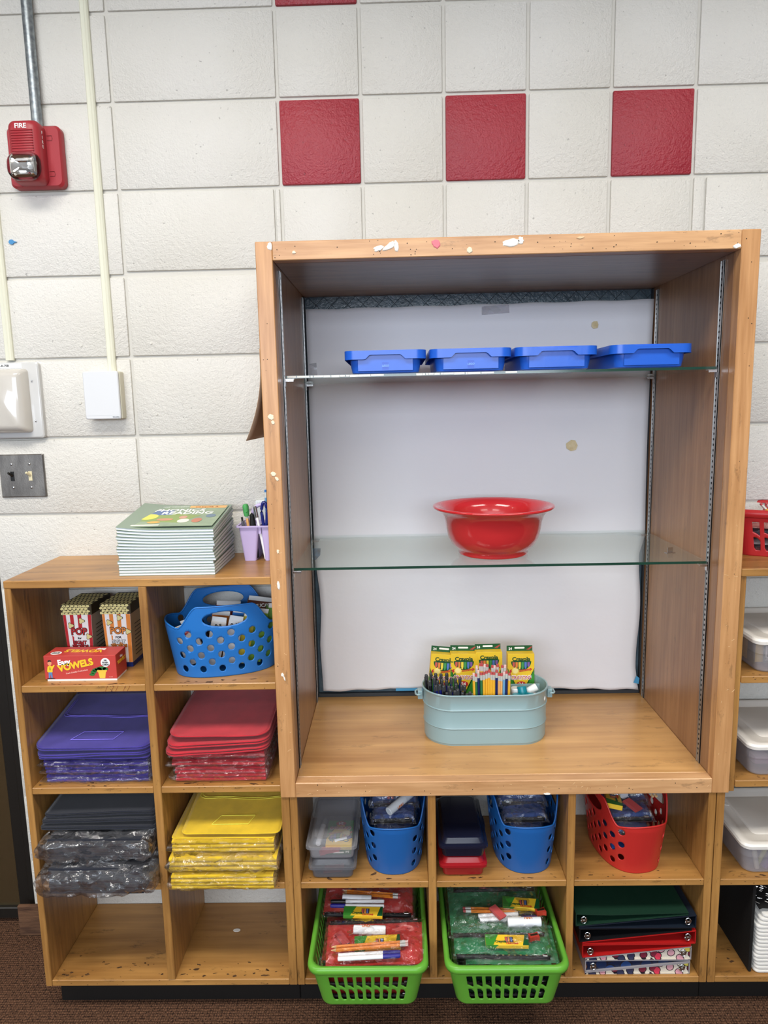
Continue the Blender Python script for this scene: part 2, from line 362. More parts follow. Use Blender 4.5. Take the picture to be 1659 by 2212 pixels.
pan(u, 'kick_board', 1.0255, 1.66, -.236, -.216, .0, .078, m_kick)
# tall display case let into the wall
case = thing('display_case', 'tall open birch display case with glass shelves let into the block wall', 'cabinet', (.516, -.03, .5911))
TY = -.280; TB = .222; IX0, IX1, IZ0, IZ1 = .0174, 1.0106, .6283, 1.8303
wt = wood('birch_case_x', 'x', (172, 124, 78), (216, 170, 122), dirt=.35); wtz = wood('birch_case_z', 'z', (166, 116, 68), (210, 160, 108), dirt=.35)
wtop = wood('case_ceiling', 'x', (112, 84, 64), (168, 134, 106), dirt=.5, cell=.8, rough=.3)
pan(case, 'stile', -.0188, IX0, TY, TY+.03, .5911, 1.8695, wtz); pan(case, 'stile', IX1, 1.0504, TY, TY+.03, .5911, 1.8695, wtz)
pan(case, 'top_rail', IX0+.0002, IX1-.0002, TY+.0004, TY+.03, IZ1, 1.8695, wt); pan(case, 'bottom_rail', IX0+.0002, IX1-.0002, TY+.0004, TY+.03, .5911, IZ0, wt)
pan(case, 'side_panel', -.0015, IX0, TY+.0302, TB+.02, .5915, 1.8690, wside); pan(case, 'side_panel', IX1, 1.0295, TY+.0302, TB+.02, .5915, 1.8690, wside)
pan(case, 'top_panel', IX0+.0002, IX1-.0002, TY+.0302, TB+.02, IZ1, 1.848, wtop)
pan(case, 'base_panel', IX0+.0002, IX1-.0002, TY+.0302, TB+.02, .610, IZ0, wood('case_base', 'x', (164, 116, 64), (212, 164, 104), cell=.35, dirt=.3, rough=.3))
m_alu = mat('aluminium_strip', (176, 176, 174), .32, metal=.9, bump=.0002, bscale=300); m_slot = mat('slot_dark', (10, 9, 8), .8)
m_seal = mat('dark_window_frame', (50, 54, 58), .5)
# wired glass window at the back
m_wg = mat('wired_glass', (88, 106, 116), .25, bump=.0012, bscale=120, var=.3, vscale=30)
pan(case, 'wired_glass', IX0, IX1, TB+.008, TB+.014, .6285, 1.8300, m_wg, bev=0)
bm = BM()
for k in range(-1, 24):     # diamond mesh wires in the glass, top strip that stays visible
    x = .03+k*.045
    for s in (1, -1):
        p, q = [x, 1.8295], [x+s*.06, 1.770]
        for P, Q in ((p, q), (q, p)):
            for lo in (.0185,):
                if P[0] < lo and Q[0] > lo: t_ = (lo-P[0])/(Q[0]-P[0]); P[1] += (Q[1]-P[1])*t_; P[0] = lo
            for hi in (1.0095,):
                if P[0] > hi and Q[0] < hi: t_ = (hi-P[0])/(Q[0]-P[0]); P[1] += (Q[1]-P[1])*t_; P[0] = hi
        if p[0] < .018 or p[0] > 1.01 or q[0] < .018 or q[0] > 1.01: continue
        cyl(bm, (p[0], TB+.0075, p[1]), (q[0], TB+.0075, q[1]), .0007, n=5)
o = ob('wire_mesh', bm, mat('wire', (58, 66, 72), .5, metal=.3), case); o.location = -case.location; o['kind'] = 'stuff'
bm = BM(); 
for a in ((IX0, IX0+.004, .6285, 1.83), (IX1-.004, IX1, .6285, 1.83)): box(bm, a[0], a[1], TB-.006, TB+.008, a[2], a[3], bev=.001)
box(bm, IX0, IX1, TB-.006, TB+.008, .6285, .640, bev=.001)
o = ob('window_bead', bm, m_seal, case); o.location = -case.location
# slotted standards with their slots
for x, s in ((IX0, 1), (IX1, -1)):
    for y in (-.202, .185):
        bm = BM(); z0, z1 = .6290, 1.822
        xa, xb = (x, x+.003) if s > 0 else (x-.003, x)
        box(bm, xa, xb, y-.0075, y+.0075, z0, z1, bev=.0004); f = x+s*.004
        for yy in (y-.0075, y+.0062): box(bm, min(x, f), max(x, f), yy, yy+.0013, z0, z1)
        o = ob('slotted_standard', bm, m_alu, case, loc=-case.location)
        bm = BM(); z = z0+.02
        while z < z1-.015:
            q = x+s*.0031; box(bm, min(q, q+s*.0003), max(q, q+s*.0003), y-.0019, y+.0019, z, z+.0050); z += .0127
        o2 = ob('slot', bm, m_slot, o); o2['kind'] = 'stuff'
# shelf clips
m_clip = mat('plated_steel', (205, 205, 205), .22, metal=1.0)
GZ = [(1.1335, 1.1395), (1.5850, 1.5910)]
for z0, z1 in GZ:
    for x, s in ((IX0+.0045, 1), (IX1-.0045, -1)):
        for y in (-.202, .185):
            bm = BM(); xs = sorted((x, x+s*.022)); box(bm, xs[0], xs[1], y-.006, y+.006, z0-.0022, z0-.0004, bev=.0004)
            xs = sorted((x, x+s*.0016)); box(bm, xs[0], xs[1], y-.006, y+.006, z0-.018, z0-.0022, bev=.0004)
            xs = sorted((x, x+s*.020)); box(bm, xs[0], xs[1], y-.006, y-.0045, z0-.007, z0-.0022, bev=.0003)
            ob('shelf_clip', bm, m_clip, case, loc=-case.location)
# loose clip and bracket at the right of the lower glass shelf
# residues of tape and glue on the face frame: little crusts of paper and putty
m_crust = {'white': mat('paint_crust', (236, 232, 222), .7, bump=.001, bscale=150), 'pink': mat('pink_putty', (226, 120, 132), .6), 'cream': mat('cream_putty', (232, 218, 190), .7), 'dark': mat('nail_hole', (30, 20, 12), .8), 'scratch': mat('pale_scratch', (232, 204, 158), .6), 'tan': mat('torn_tape', (222, 190, 148), .5)}
def blob(x, z, rx, rz, y, m, parent, name, seed, th=.0012, rotate=0, irr=.35, n=14):
    rd = random.Random(seed); bm = BM(); pts = []
    for k in range(n):
        a = 2*PI*k/n; f = 1-irr*rd.random(); px, pz = rx*f*math.cos(a), rz*f*math.sin(a); c, s_ = math.cos(rotate), math.sin(rotate)
        pts.append((x+px*c-pz*s_, z+px*s_+pz*c))
    A = [bm.verts.new((a, y, b_)) for a, b_ in pts]; B = [bm.verts.new((x+(a-x)*.82, y-th, z+(b_-z)*.82)) for a, b_ in pts]
    bm.faces.new(list(reversed(A))); bm.faces.new(B)
    for k in range(n): bm.faces.new((A[k], B[k], B[(k+1) % n], A[(k+1) % n]))
    return ob(name, bm, m, parent, loc=-parent.location)
for i, (x, z, rx, rz, m, rr) in enumerate(((.013, 1.859, .007, .010, 'white', 0), (.064, 1.846, .005, .004, 'cream', 0), (.268, 1.8535, .020, .007, 'white', .5), (.245, 1.8495, .013, .007, 'white', .3), (.282, 1.853, .006, .013, 'white', .1),
        (.367, 1.8565, .011, .012, 'pink', 0), (.438, 1.841, .008, .0075, 'cream', 0), (.527, 1.8545, .022, .009, 'white', .1), (.546, 1.858, .008, .009, 'white', 0), (.672, 1.861, .010, .003, 'tan', .1), (1.001, 1.836, .010, .006, 'white', .1),
        (-.001, 1.4995, .008, .008, 'cream', .4), (.003, 1.487, .005, .005, 'cream', 0), (-.001, 1.373, .007, .006, 'cream', 0), (.006, 1.362, .004, .007, 'cream', .6), (.001, 1.196, .004, .006, 'cream', 0),
        (-.001, 1.117, .004, .012, 'white', .1), (-.001, .902, .004, .006, 'white', .2), (.003, .893, .002, .008, 'white', .3), (.62, .5945, .010, .003, 'white', 0))):
    blob(x, z, rx, rz, TY-.0001, m_crust[m], case, 'putty_residue', i, rotate=rr)
rd = random.Random(3)
bm = BM()
for k in range(95):
    if k < 55: x, z = rd.uniform(.0, 1.04), rd.uniform(1.834, 1.866)
    elif k < 75: x, z = rd.choice([-.01, 1.03])+rd.uniform(-.008, .012), rd.uniform(.62, 1.82)
    else: x, z = rd.uniform(0, 1.04), rd.uniform(.595, .624)
    r_ = rd.uniform(.0005, .0013); cyl(bm, (x, TY-.0002, z), (x, TY+.0003, z), r_, n=6)
o = ob('nail_holes', bm, m_crust['dark'], case, loc=-case.location); o['kind'] = 'stuff'
bm = BM()
for k in range(44):
    q = rd.random()
    if q < .6: x, z = rd.choice([0.0, 1.03])+rd.uniform(-.01, .014), rd.uniform(.60, 1.25)
    else: x, z = rd.uniform(0, 1.04), rd.uniform(.597, .622)
    a = rd.uniform(0, PI); l = rd.uniform(.002, .010); tube(bm, [(x, TY-.0001, z), (x+l*math.cos(a), TY-.0001, min(z+l*math.sin(a), 1.86))], .00028, n=4)
o = ob('scratches', bm, m_crust['scratch'], case, loc=-case.location); o['kind'] = 'stuff'
# glass shelves
def glassmat():
    m = bpy.data.materials.new('shelf_glass'); m.use_nodes = True; nt = m.node_tree; N = nt.nodes.new; L = nt.links.new
    nt.nodes.remove(nt.nodes['Principled BSDF']); out = nt.nodes['Material Output']
    tr = N('ShaderNodeBsdfTransparent'); tr.inputs[0].default_value = (.955, .985, .97, 1); gl = N('ShaderNodeBsdfGlossy'); gl.inputs['Roughness'].default_value = .03; gl.inputs[0].default_value = (.9, .95, .93, 1)
    df = N('ShaderNodeBsdfDiffuse'); df.inputs[0].default_value = (.55, .62, .57, 1)
    fr = N('ShaderNodeFresnel'); fr.inputs[0].default_value = 1.45
    a = N('ShaderNodeMixShader'); a.inputs[0].default_value = .05; L(tr.outputs[0], a.inputs[1]); L(df.outputs[0], a.inputs[2])
    b_ = N('ShaderNodeMixShader'); ge = N('ShaderNodeNewGeometry'); sb = N('ShaderNodeMath'); sb.operation = 'SUBTRACT'; sb.inputs[0].default_value = 1; L(ge.outputs['Backfacing'], sb.inputs[1]); ml = N('ShaderNodeMath'); ml.operation = 'MULTIPLY'; L(fr.outputs[0], ml.inputs[0]); L(sb.outputs[0], ml.inputs[1]); L(ml.outputs[0], b_.inputs[0]); L(a.outputs[0], b_.inputs[1]); L(gl.outputs[0], b_.inputs[2]); L(b_.outputs[0], out.inputs[0])
    return m
m_glass = glassmat(); m_edge = mat('green_glass_edge', (28, 62, 50), .15, spec=.8)
for i, (z0, z1) in enumerate(GZ):
    t = thing('glass_shelf', ['lower glass shelf in the display case, under the red bowl', 'upper glass shelf in the display case, under the four blue tubs'][i], 'shelf', (.514, 0, z0))
    x0, x1, y0, y1 = -.4895, .4895, -.207, (.212 if i else .214)
    bm = BM(); box(bm, x0, x1, y0+.0008, y1, 0, z1-z0); ob('glass_pane', bm, m_glass, t)
    bm = BM(); box(bm, x0, x1, y0, y0+.0006, 0, z1-z0); ob('polished_edge', bm, m_edge, t, label='dark green front edge')
    if i:
        bm = BM(); rd = random.Random(5); x = x0+.003
        while x < .05:
            l = rd.uniform(.004, .03)
            if x < -.27 or (-.20 < x < -.03) or rd.random() < .4: box(bm, x, x+l, y0-.0006, y0-.0001, .0008+rd.random()*.001, z1-z0-.0006)
            x += l+rd.uniform(.0005, .003)
        o = ob('paint_flakes', bm, m_crust['white'], t); o['kind'] = 'stuff'
# white paper lining the back of the case: two sheets
m_paper = mat('white_craft_paper', (233, 233, 236), .85, bump=.004, bscale=7, spec=.2, stretch=(1, 1, 1.6))
def sheet(name, pts, y, m, nx=60, nz=70, wrinkle=.0015, seed=0):
    pass
def paper(name, label, x0, x1, z0, z1, y, amp, left=lambda z: 0, right=lambda z: 0, top=lambda x: 0, bot=lambda x: 0, seed=1):
    rd = random.Random(seed); ph = [(rd.uniform(2, 16), rd.uniform(2, 14), rd.uniform(0, 6.3)) for _ in range(7)]
    bm = BM(); nx, nz = 56, 56; G = []
    for i in range(nx+1):
        row = []
        for j in range(nz+1):
            u_, v_ = i/nx, j/nz; z = z0+(z1-z0)*v_; x = x0+(x1-x0)*u_
            xx = (x0+left(z))*(1-u_)+(x1+right(z))*u_; zz = (z0+bot(x))*(1-v_)+(z1+top(x))*v_
            dy = sum(math.sin(a*x+c+b_*z) for a, b_, c in ph)*amp/7
            row.append(bm.verts.new((xx, y-abs(dy)-amp*.1, zz)))
        G.append(row)
    for i in range(nx):
        for j in range(nz): bm.faces.new((G[i][j], G[i+1][j], G[i+1][j+1], G[i][j+1]))
    o = ob(name, bm, m_paper, None, smooth=True); solid(o, .0004); return tag(o, label, 'paper')
sm = lambda z, a, b_: max(0, min(1, (z-a)/(b_-a)))
paper('paper_backing', 'large white paper sheet lining the case back above the lower glass shelf', .024, 1.0045, 1.118, 1.797, TB-.008, .003,
      left=lambda z: .0006*math.sin(z*9), right=lambda z: -.004*math.sin((z-1.1)*5)+.004, top=lambda x: .006*(x-.5)+.0012*math.sin(x*40), bot=lambda x: .0015*math.sin(x*55), seed=2)
paper('paper_backing', 'wrinkled white paper sheet at the case back behind the crayon tub, edges torn', .0245, 1.0035, .650, 1.132, TB-.012, .006,
      left=lambda z: .010*sm(1-z, -.08, .02)*(1-sm(1-z, .1, .2))+.012*(1-sm(z, .66, 1.0)), right=lambda z: -.008+.010*sm(z, 1.08, 1.12)-.004*math.sin(z*19)+.006*(1-sm(z, .65, .72)),
      top=lambda x: -.010*sm(x, .93, .99)-.002*math.sin(x*25), bot=lambda x: .007*math.sin((x)*4.2)+.002*math.sin(x*60), seed=5)
# ------------------------------------------------------------------ shared small builders
def pathfn(poly):
    P = [Vector((a, b)) for a, b in poly]; n = len(P); acc = [0.0]
    for i in range(n): acc.append(acc[-1]+(P[(i+1) % n]-P[i]).length)
    T = acc[-1]
    def f(u):
        u = u % T
        lo, hi = 0, n
        while hi-lo > 1:
            mid = (lo+hi)//2
            if acc[mid] <= u: lo = mid
            else: hi = mid
        t = (u-acc[lo])/max(acc[lo+1]-acc[lo], 1e-9); q = P[lo].lerp(P[(lo+1) % n], t); return q.x, q.y
    return f, T
def decal(par, poly, m, y=0.0, name='printed_shape', th=.0002, plane='xz', label=None, loc=None, rot=None):
    bm = BM(); prism(bm, poly, y-th, y, plane); return ob(name, bm, m, par, label=label, loc=loc, rot=rot)
def stad(a, b, n=10, r=None):
    r = b if r is None else r; return rrect(-a, a, -b, b, r, n)
def star(cx, cy, r1, r2, n): return [(cx+(r1 if k % 2 == 0 else r2)*math.cos(PI*k/n), cy+(r1 if k % 2 == 0 else r2)*math.sin(PI*k/n)) for k in range(2*n)]
def film(name, tint=(.97, .97, .98), gloss=.55, rough=.09, bscale=45, bdist=.006, haze=.05):
    if name in MATS: return MATS[name]
    m = bpy.data.materials.new(name); m.use_nodes = True; nt = m.node_tree; N = nt.nodes.new; L = nt.links.new
    nt.nodes.remove(nt.nodes['Principled BSDF']); out = nt.nodes['Material Output']
    tc = N('ShaderNodeTexCoord'); n = N('ShaderNodeTexNoise'); n.inputs['Scale'].default_value = bscale; n.inputs['Detail'].default_value = 3.5; n.inputs['Distortion'].default_value = 1.8; L(tc.outputs['Object'], n.inputs[0])
    bp0 = N('ShaderNodeBump'); bp0.inputs['Distance'].default_value = bdist*.25; L(n.outputs[0], bp0.inputs['Height'])
    mp = N('ShaderNodeMapping'); mp.inputs['Scale'].default_value = (.55, 1, 1.5); L(tc.outputs['Object'], mp.inputs[0])
    wp = N('ShaderNodeVectorMath'); wp.operation = 'MULTIPLY_ADD'; L(n.outputs['Color'], wp.inputs[0]); wp.inputs[1].default_value = (.5/bscale,)*3; L(mp.outputs[0], wp.inputs[2])
    vo = N('ShaderNodeTexVoronoi'); vo.inputs['Scale'].default_value = bscale*2.2; L(wp.outputs[0], vo.inputs[0])
    s1 = N('ShaderNodeVectorMath'); s1.operation = 'SUBTRACT'; L(vo.outputs['Color'], s1.inputs[0]); s1.inputs[1].default_value = (.5, .5, .5)
    s2 = N('ShaderNodeVectorMath'); s2.operation = 'SCALE'; s2.inputs['Scale'].default_value = 1.15; L(s1.outputs[0], s2.inputs[0])
    s3 = N('ShaderNodeVectorMath'); s3.operation = 'ADD'; L(bp0.outputs[0], s3.inputs[0]); L(s2.outputs[0], s3.inputs[1])
    bp = N('ShaderNodeVectorMath'); bp.operation = 'NORMALIZE'; L(s3.outputs[0], bp.inputs[0])
    tr = N('ShaderNodeBsdfTransparent'); tr.inputs[0].default_value = (*tint, 1)
    gl = N('ShaderNodeBsdfGlossy'); gl.inputs['Roughness'].default_value = rough; L(bp.outputs[0], gl.inputs['Normal'])
    df = N('ShaderNodeBsdfDiffuse'); df.inputs[0].default_value = (.85, .85, .87, 1); L(bp.outputs[0], df.inputs['Normal'])
    lw = N('ShaderNodeLayerWeight'); lw.inputs[0].default_value = .35; L(bp.outputs[0], lw.inputs['Normal'])
    mu = N('ShaderNodeMath'); mu.operation = 'MULTIPLY_ADD'; L(lw.outputs['Facing'], mu.inputs[0]); mu.inputs[1].default_value = gloss; mu.inputs[2].default_value = .035; mu.use_clamp = True
    a = N('ShaderNodeMixShader'); a.inputs[0].default_value = haze; L(tr.outputs[0], a.inputs[1]); L(df.outputs[0], a.inputs[2])
    b_ = N('ShaderNodeMixShader'); L(mu.outputs[0], b_.inputs[0]); L(a.outputs[0], b_.inputs[1]); L(gl.outputs[0], b_.inputs[2]); L(b_.outputs[0], out.inputs[0])
    MATS[name] = m; return m
m_white = mat('white_print', (240, 240, 238), .5); m_black = mat('black_print', (22, 22, 24), .5); m_redp = mat('red_print', (196, 40, 44), .5)
m_yel = mat('yellow_card', (238, 196, 48), .42); m_grn = mat('dark_green_card', (20, 84, 44), .42); m_grn2 = mat('green_card', (60, 140, 50), .42)
# ------------------------------------------------------------------ four blue tubs
m_blue = mat('blue_tub_plastic', (32, 94, 202), .3, spec=.55, bump=.0002, bscale=60); m_blue2 = mat('blue_emblem', (28, 80, 190), .3); m_blue3 = mat('pale_blue_lettering', (120, 170, 240), .35)
def blue_tub(loc, rz, label, logo):
    t = thing('storage_tub', label, 'tub', loc, rz, 'blue tubs on the upper glass shelf')
    w, d, h = .082, .135, .0385
    bm = BM(); loft(bm, [[(x, y, z) for x, y in rrect(-w+i, w-i, -d+i, d-i, .022, 5)] for i, z in ((.010, 0), (.004, .004), (.001, .020), (0, h), (0, .0475))]); 
    for s in (-1, 1): box(bm, -w+.018, w-.018, s*(d+.0005)-.0012, s*(d+.0005)+.0012, .007, .044, bev=.0008)
    ob('body', bm, m_blue, t, smooth='auto')
    W, D = .0945, .146; poly = rrect(-W, W, -D, D, .024, 8); f, T = pathfn(poly)
    def vf(u):
        x, y = f(u); 
        if abs(y) > D-.002:
            a = abs(x); k = max(0, min(1, (.046-a)/.010)); return (.0335+.010*k, .0535-.003*(1 if a < .045 else 0))
        return (.0335, .0535)
    bm = BM(); perforated(bm, lambda u, v: (*f(u), v), T, vf, 220, 2, []); 
    ring = rrect(-W, W, -D, D, .024, 8); prism(bm, rrect(-W+.0004, W-.0004, -D+.0004, D-.0004, .0236, 8), .0478, .0505)
    prism(bm, rrect(-W+.014, W-.014, -D+.014, D-.014, .018, 8), .0505, .0545); 
    o = ob('lid', bm, m_blue, t, smooth='auto'); 
    if logo:
        decal(t, [(-.0075, .010), (.0075, .010), (.0075, .027), (-.0075, .027)], m_blue2, -d-.0016, 'emblem')
        text('LEGO', .0062, m_blue3, t, (0, -d-.0021, .0185), bold=.0002, shear=.2)
    return t
gz = 1.5912
for i, (x, rz, lg, lb) in enumerate(((.2530, 0, 1, 'blue lidded tub, leftmost of the four on the upper glass shelf'), (.4500, 0, 1, 'blue lidded tub, second from the left on the upper glass shelf'),
        (.6470, 0, 0, 'blue lidded tub, third from the left on the upper glass shelf'), (.8600, .03, 0, 'blue lidded tub, rightmost on the upper glass shelf and set slightly askew'))):
    blue_tub((x, -.052, gz), rz, lb, lg)
# ------------------------------------------------------------------ red bowl
m_bowl = mat('red_bowl_plastic', (196, 44, 48), .16, spec=.6, coat=.6)
bm = BM(); pr = [(.0005, .004), (.080, .004), (.083, 0), (.087, .001), (.0885, .005), (.087, .011), (.095, .017), (.106, .028), (.1145, .045), (.1195, .066), (.123, .086), (.128, .101), (.137, .111), (.147, .1165), (.1515, .1185), (.1535, .1215), (.152, .1245), (.147, .1245), (.137, .121), (.127, .113), (.1205, .101), (.1165, .083), (.112, .06), (.104, .038), (.094, .022), (.080, .012), (.0005, .010)]
lathe(bm, pr, 72); o = ob('bowl', bm, m_bowl, smooth=True); o.location = (.5185, -.070, 1.1397)
tag(o, 'empty red plastic bowl with a flared rim on the lower glass shelf', 'bowl')
# ------------------------------------------------------------------ teal oval tub with its load
m_teal = mat('teal_enamel', (140, 168, 172), .32, spec=.5, coat=.35, bump=.0003, bscale=14)
TBX, TBY, TBZ = .502, -.030, .6285
t = thing('oval_tub', 'pale teal oval metal tub with two side handles, filled with school supplies', 'tub', (TBX, TBY, TBZ))
bm = BM(); H_ = .140
prof = [(-.005, 0), (-.0045, .004), (-.003, .006), (-.0025, .045), (-.0005, .0475), (-.002, .050), (-.0015, .096), (.0008, .0985), (-.0008, .101), (0, .134), (.002, .137), (.0030, .140), (.0015, .1425), (-.001, .1415), (-.0018, .137), (-.003, .10), (-.0045, .012)]
loops = [[(x*(1+o_/.169), y*(1+o_/.081), z) for x, y in stad(.167, .080, 14, .0799)] for o_, z in prof]
loft(bm, loops); ob('body', bm, m_teal, t, smooth='auto')
for s in (-1, 1):
    bm = BM(); x = s*.170; xs = sorted((x-s*.002, x+s*.0115)); box(bm, xs[0], xs[1], -.012, .012, .103, .127, bev=.002, seg=2); ob('handle_bracket', bm, m_teal, t)
    bm = BM(); tube(bm, [(s*.172, -.016, .118), (s*.183, -.016, .118), (s*.187, -.010, .118), (s*.187, .010, .118), (s*.183, .016, .118), (s*.172, .016, .118)], .0026); ob('handle', bm, m_teal, t, smooth=True)
bm = BM(); box(bm, .063, .150, .006, .0075, .013, .1355); ob('divider', bm, m_teal, t)
bm = BM(); box(bm, .062, .0635, -.076, .0055, .013, .128); ob('divider', bm, m_teal, t)
bm = BM(); box(bm, -.160, .061, .0065, .008, .013, .11); ob('divider', bm, m_teal, t)
def crayon_box(name, label, loc, rot, group, w=.0735, h=.118, d=.026, big=True):
    t = thing(name, label, 'crayon box', loc, 0, group, rot)
    bm = BM(); box(bm, -w/2, w/2, -d/2, d/2, 0, h, bev=.0006); ob('carton', bm, m_yel, t)
    bm = BM(); prism(bm, [(-w/2+.001, h-.02), (w/2-.001, h-.02), (w/2-.001, h+.0155), (-w/2+.001, h+.0155)], d/2+.0001, d/2+.0008, 'xz'); ob('hang_tab', bm, m_grn, t, label='dark green hang tab')
    decal(t, rrect(-.014, .014, h+.0065, h+.0115, .0022, 3), m_white, d/2-.0001, 'hang_hole')
    text('24', .0095, m_white, t, (-w/2+.011, d/2-.0002, h+.0065), bold=.0003)
    decal(t, [(w/2-.018, h+.004), (w/2-.010, h+.009), (w/2-.003, h+.0135), (w/2-.002, h+.010), (w/2-.010, h+.003)], mat('crayon_red', (168, 70, 60), .5), d/2-.0001, 'printed_crayon')
    yf = -d/2-.0001
    decal(t, [(-w/2, 0), (0, 0), (-w/2, .072)], m_grn2, yf, 'green_corner'); decal(t, [(w/2, 0), (w/2, .072), (0, 0)], m_grn2, yf, 'green_corner')
    for s in (-1, 1): decal(t, [(s*w/2, .074), (s*w/2, .078), (s*.001, .0), (s*.006, .0)][::s], m_grn, yf, 'green_line')
    # arc with crayon tips
    arc = [(.028*math.cos(a), h-.0215+.0255*math.sin(a)) for a in np.linspace(PI, 2*PI, 15)]
    arc2 = [(x, z+.004*(1-(x/.028)**2)) for x, z in [(x, h-.0215) for x in np.linspace(.028, -.028, 9)]]
    decal(t, arc+arc2[1:-1], m_grn, yf-.0002, 'window_arc')
    cols = [(206, 90, 80), (232, 130, 60), (240, 210, 70), (70, 150, 80), (90, 120, 190), (130, 90, 160)]
    for k, c in enumerate(cols):
        x = -.0205+k*.0082; top = h-.0235; dep = .0245*math.sqrt(max(.02, 1-(x/.028)**2))
        decal(t, [(x-.0031, top), (x-.0031, top-dep*.55), (x-.0015, top-dep*.85), (x+.0015, top-dep*.85), (x+.0031, top-dep*.55), (x+.0031, top)], mat('crayon_%d' % k, c, .5), yf-.0004, 'printed_crayon')
    decal(t, [(-.030, h-.021), (-.030, h-.0135), (0, h-.0095), (.030, h-.0135), (.030, h-.021), (0, h-.0175)], m_yel, yf-.0006, 'logo_band')
    text('Crayola', .0150, mat('logo_green', (14, 70, 34), .5), t, (0, yf-.0009, h-.0150), bold=.0006, sx=1.04)
    decal(t, star(-.016, h-.048, .0115, .0085, 12), mat('seal_gold', (246, 214, 96), .5), yf-.0004, 'seal'); decal(t, star(-.016, h-.048, .0075, .0072, 12), mat('seal_gold2', (250, 228, 150), .5), yf-.0006, 'seal')
    decal(t, [(-.005, h-.0515), (-.005, h-.0455), (.024, h-.0425), (.024, h-.040), (.031, h-.0435), (.024, h-.0500), (.024, h-.0475)], m_redp, yf-.0002, 'arrow')
    text('Preferred by Teachers!', .0034, m_yel, t, (.0105, yf-.0005, h-.0468), rot=(PI/2, -.07, 0))
    decal(t, [(-.031, h-.046), (-.026, h-.0435), (-.026, h-.052), (-.031, h-.054)], m_redp, yf-.0002, 'arrow')
    text('CRAYONS', .0150, m_white, t, (0, yf-.0005, h-.068), bold=.0014, sx=.80); text('CRAYONS', .0150, m_redp, t, (0, yf-.0009, h-.068), bold=.0001, sx=.80)
    decal(t, ell(0, h-.087, .013, .0085), m_redp, yf-.0004, 'badge'); text('24', .013, m_white, t, (0, yf-.0009, h-.087), bold=.0004)
    return t
for x, y, z, ry, rx, lb in ((.386, .024, .7165, .10, -.06, 'leftmost of the four crayon boxes in the teal tub, tilting right'), (.449, .026, .7185, .02, -.03, 'second crayon box from the left in the teal tub, behind the pencils'),
        (.5215, .027, .7215, -.01, -.03, 'third crayon box in the teal tub, behind the right end of the pencils'), (.609, .0265, .7155, .0, -.03, 'rightmost crayon box in the teal tub, standing apart from the others')):
    crayon_box('crayon_box', 'yellow and green 24 pack, '+lb, (x, y, z), (rx, ry, 0), 'crayon boxes in the teal tub')
m_ferr = mat('ferrule', (206, 208, 202), .4, metal=.35, bump=.0003, bscale=400); m_eras = mat('pink_eraser', (186, 78, 78), .6); m_eras2 = mat('pale_eraser', (232, 196, 190), .6)
PC = {'yellow': (232, 176, 52), 'peach': (228, 172, 104), 'navy': (24, 36, 92), 'green': (48, 110, 66), 'light blue': (106, 160, 200), 'orange': (236, 138, 40)}
def pencil(label, col, p, q, group, er=None, r=.0036, name='pencil'):
    """eraser end at q"""
    p = Vector(p); q = Vector(q); d = (q-p); Ln = d.length; t = thing(name, label, 'pencil', p, 0, group, d.to_track_quat('Z', 'Y').to_euler())
    bm = BM(); cyl(bm, (0, 0, .012), (0, 0, Ln-.020), r, n=6); ob('shaft', bm, mat('pencil_'+col.replace(' ', '_'), PC[col], .35), t)
    bm = BM(); cyl(bm, (0, 0, 0), (0, 0, .012), .0006, r, n=6); ob('point', bm, mat('bare_wood', (222, 184, 132), .6), t)
    bm = BM(); cyl(bm, (0, 0, Ln-.020), (0, 0, Ln-.0065), r*1.0, n=10); ob('ferrule', bm, m_ferr, t, smooth='auto')
    bm = BM(); cyl(bm, (0, 0, Ln-.0065), (0, 0, Ln), r*.88, n=10); ob('eraser', bm, er or m_eras, t, smooth='auto')
    return t
rd = random.Random(11)
front = [('yellow', .4665, .788), ('green', .4725, .785), ('navy', .4785, .795), ('green', .4860, .789), ('yellow', .4930, .790), ('yellow', .5000, .793), ('yellow', .5065, .796), ('yellow', .5130, .790), ('yellow', .5195, .789), ('navy', .5265, .795), ('peach', .5330, .787), ('peach', .5393, .786), ('light blue', .5460, .790), ('navy', .5530, .792), ('yellow', .5600, .787)]
ordn = ['first', 'second', 'third', 'fourth', 'fifth', 'sixth', 'seventh', 'eighth', 'ninth', 'tenth', 'eleventh', 'twelfth', 'thirteenth', 'fourteenth', 'fifteenth']
for i, (c, x, z) in enumerate(front):
    pencil('%s pencil, %s from the left in the front row of the teal tub' % (c, ordn[i]), c, (x-(.513-x)*-.10, -.093, .642), (x, -.088+.002*rd.random(), z+.034), 'pencils in the teal tub', m_eras2 if i in (0, 2, 12) else m_eras)
for i, x in enumerate((.4755, .4845, .4895, .4965, .5035, .5165, .5225, .5305, .5425, .5500)):
    pencil('yellow pencil of the back row in the teal tub, its eraser showing behind the front row', 'yellow', (x, -.076, .642), (x, -.0775, .838+.006*rd.random()), 'back row pencils in the teal tub', m_eras if i % 3 else m_eras2)
m_cap = mat('grey_pen_cap', (74, 76, 78), .3, trans=.3); m_bar = {'blue': mat('blue_pen', (30, 36, 120), .25), 'black': mat('black_pen', (30, 30, 34), .25)}
k = 0
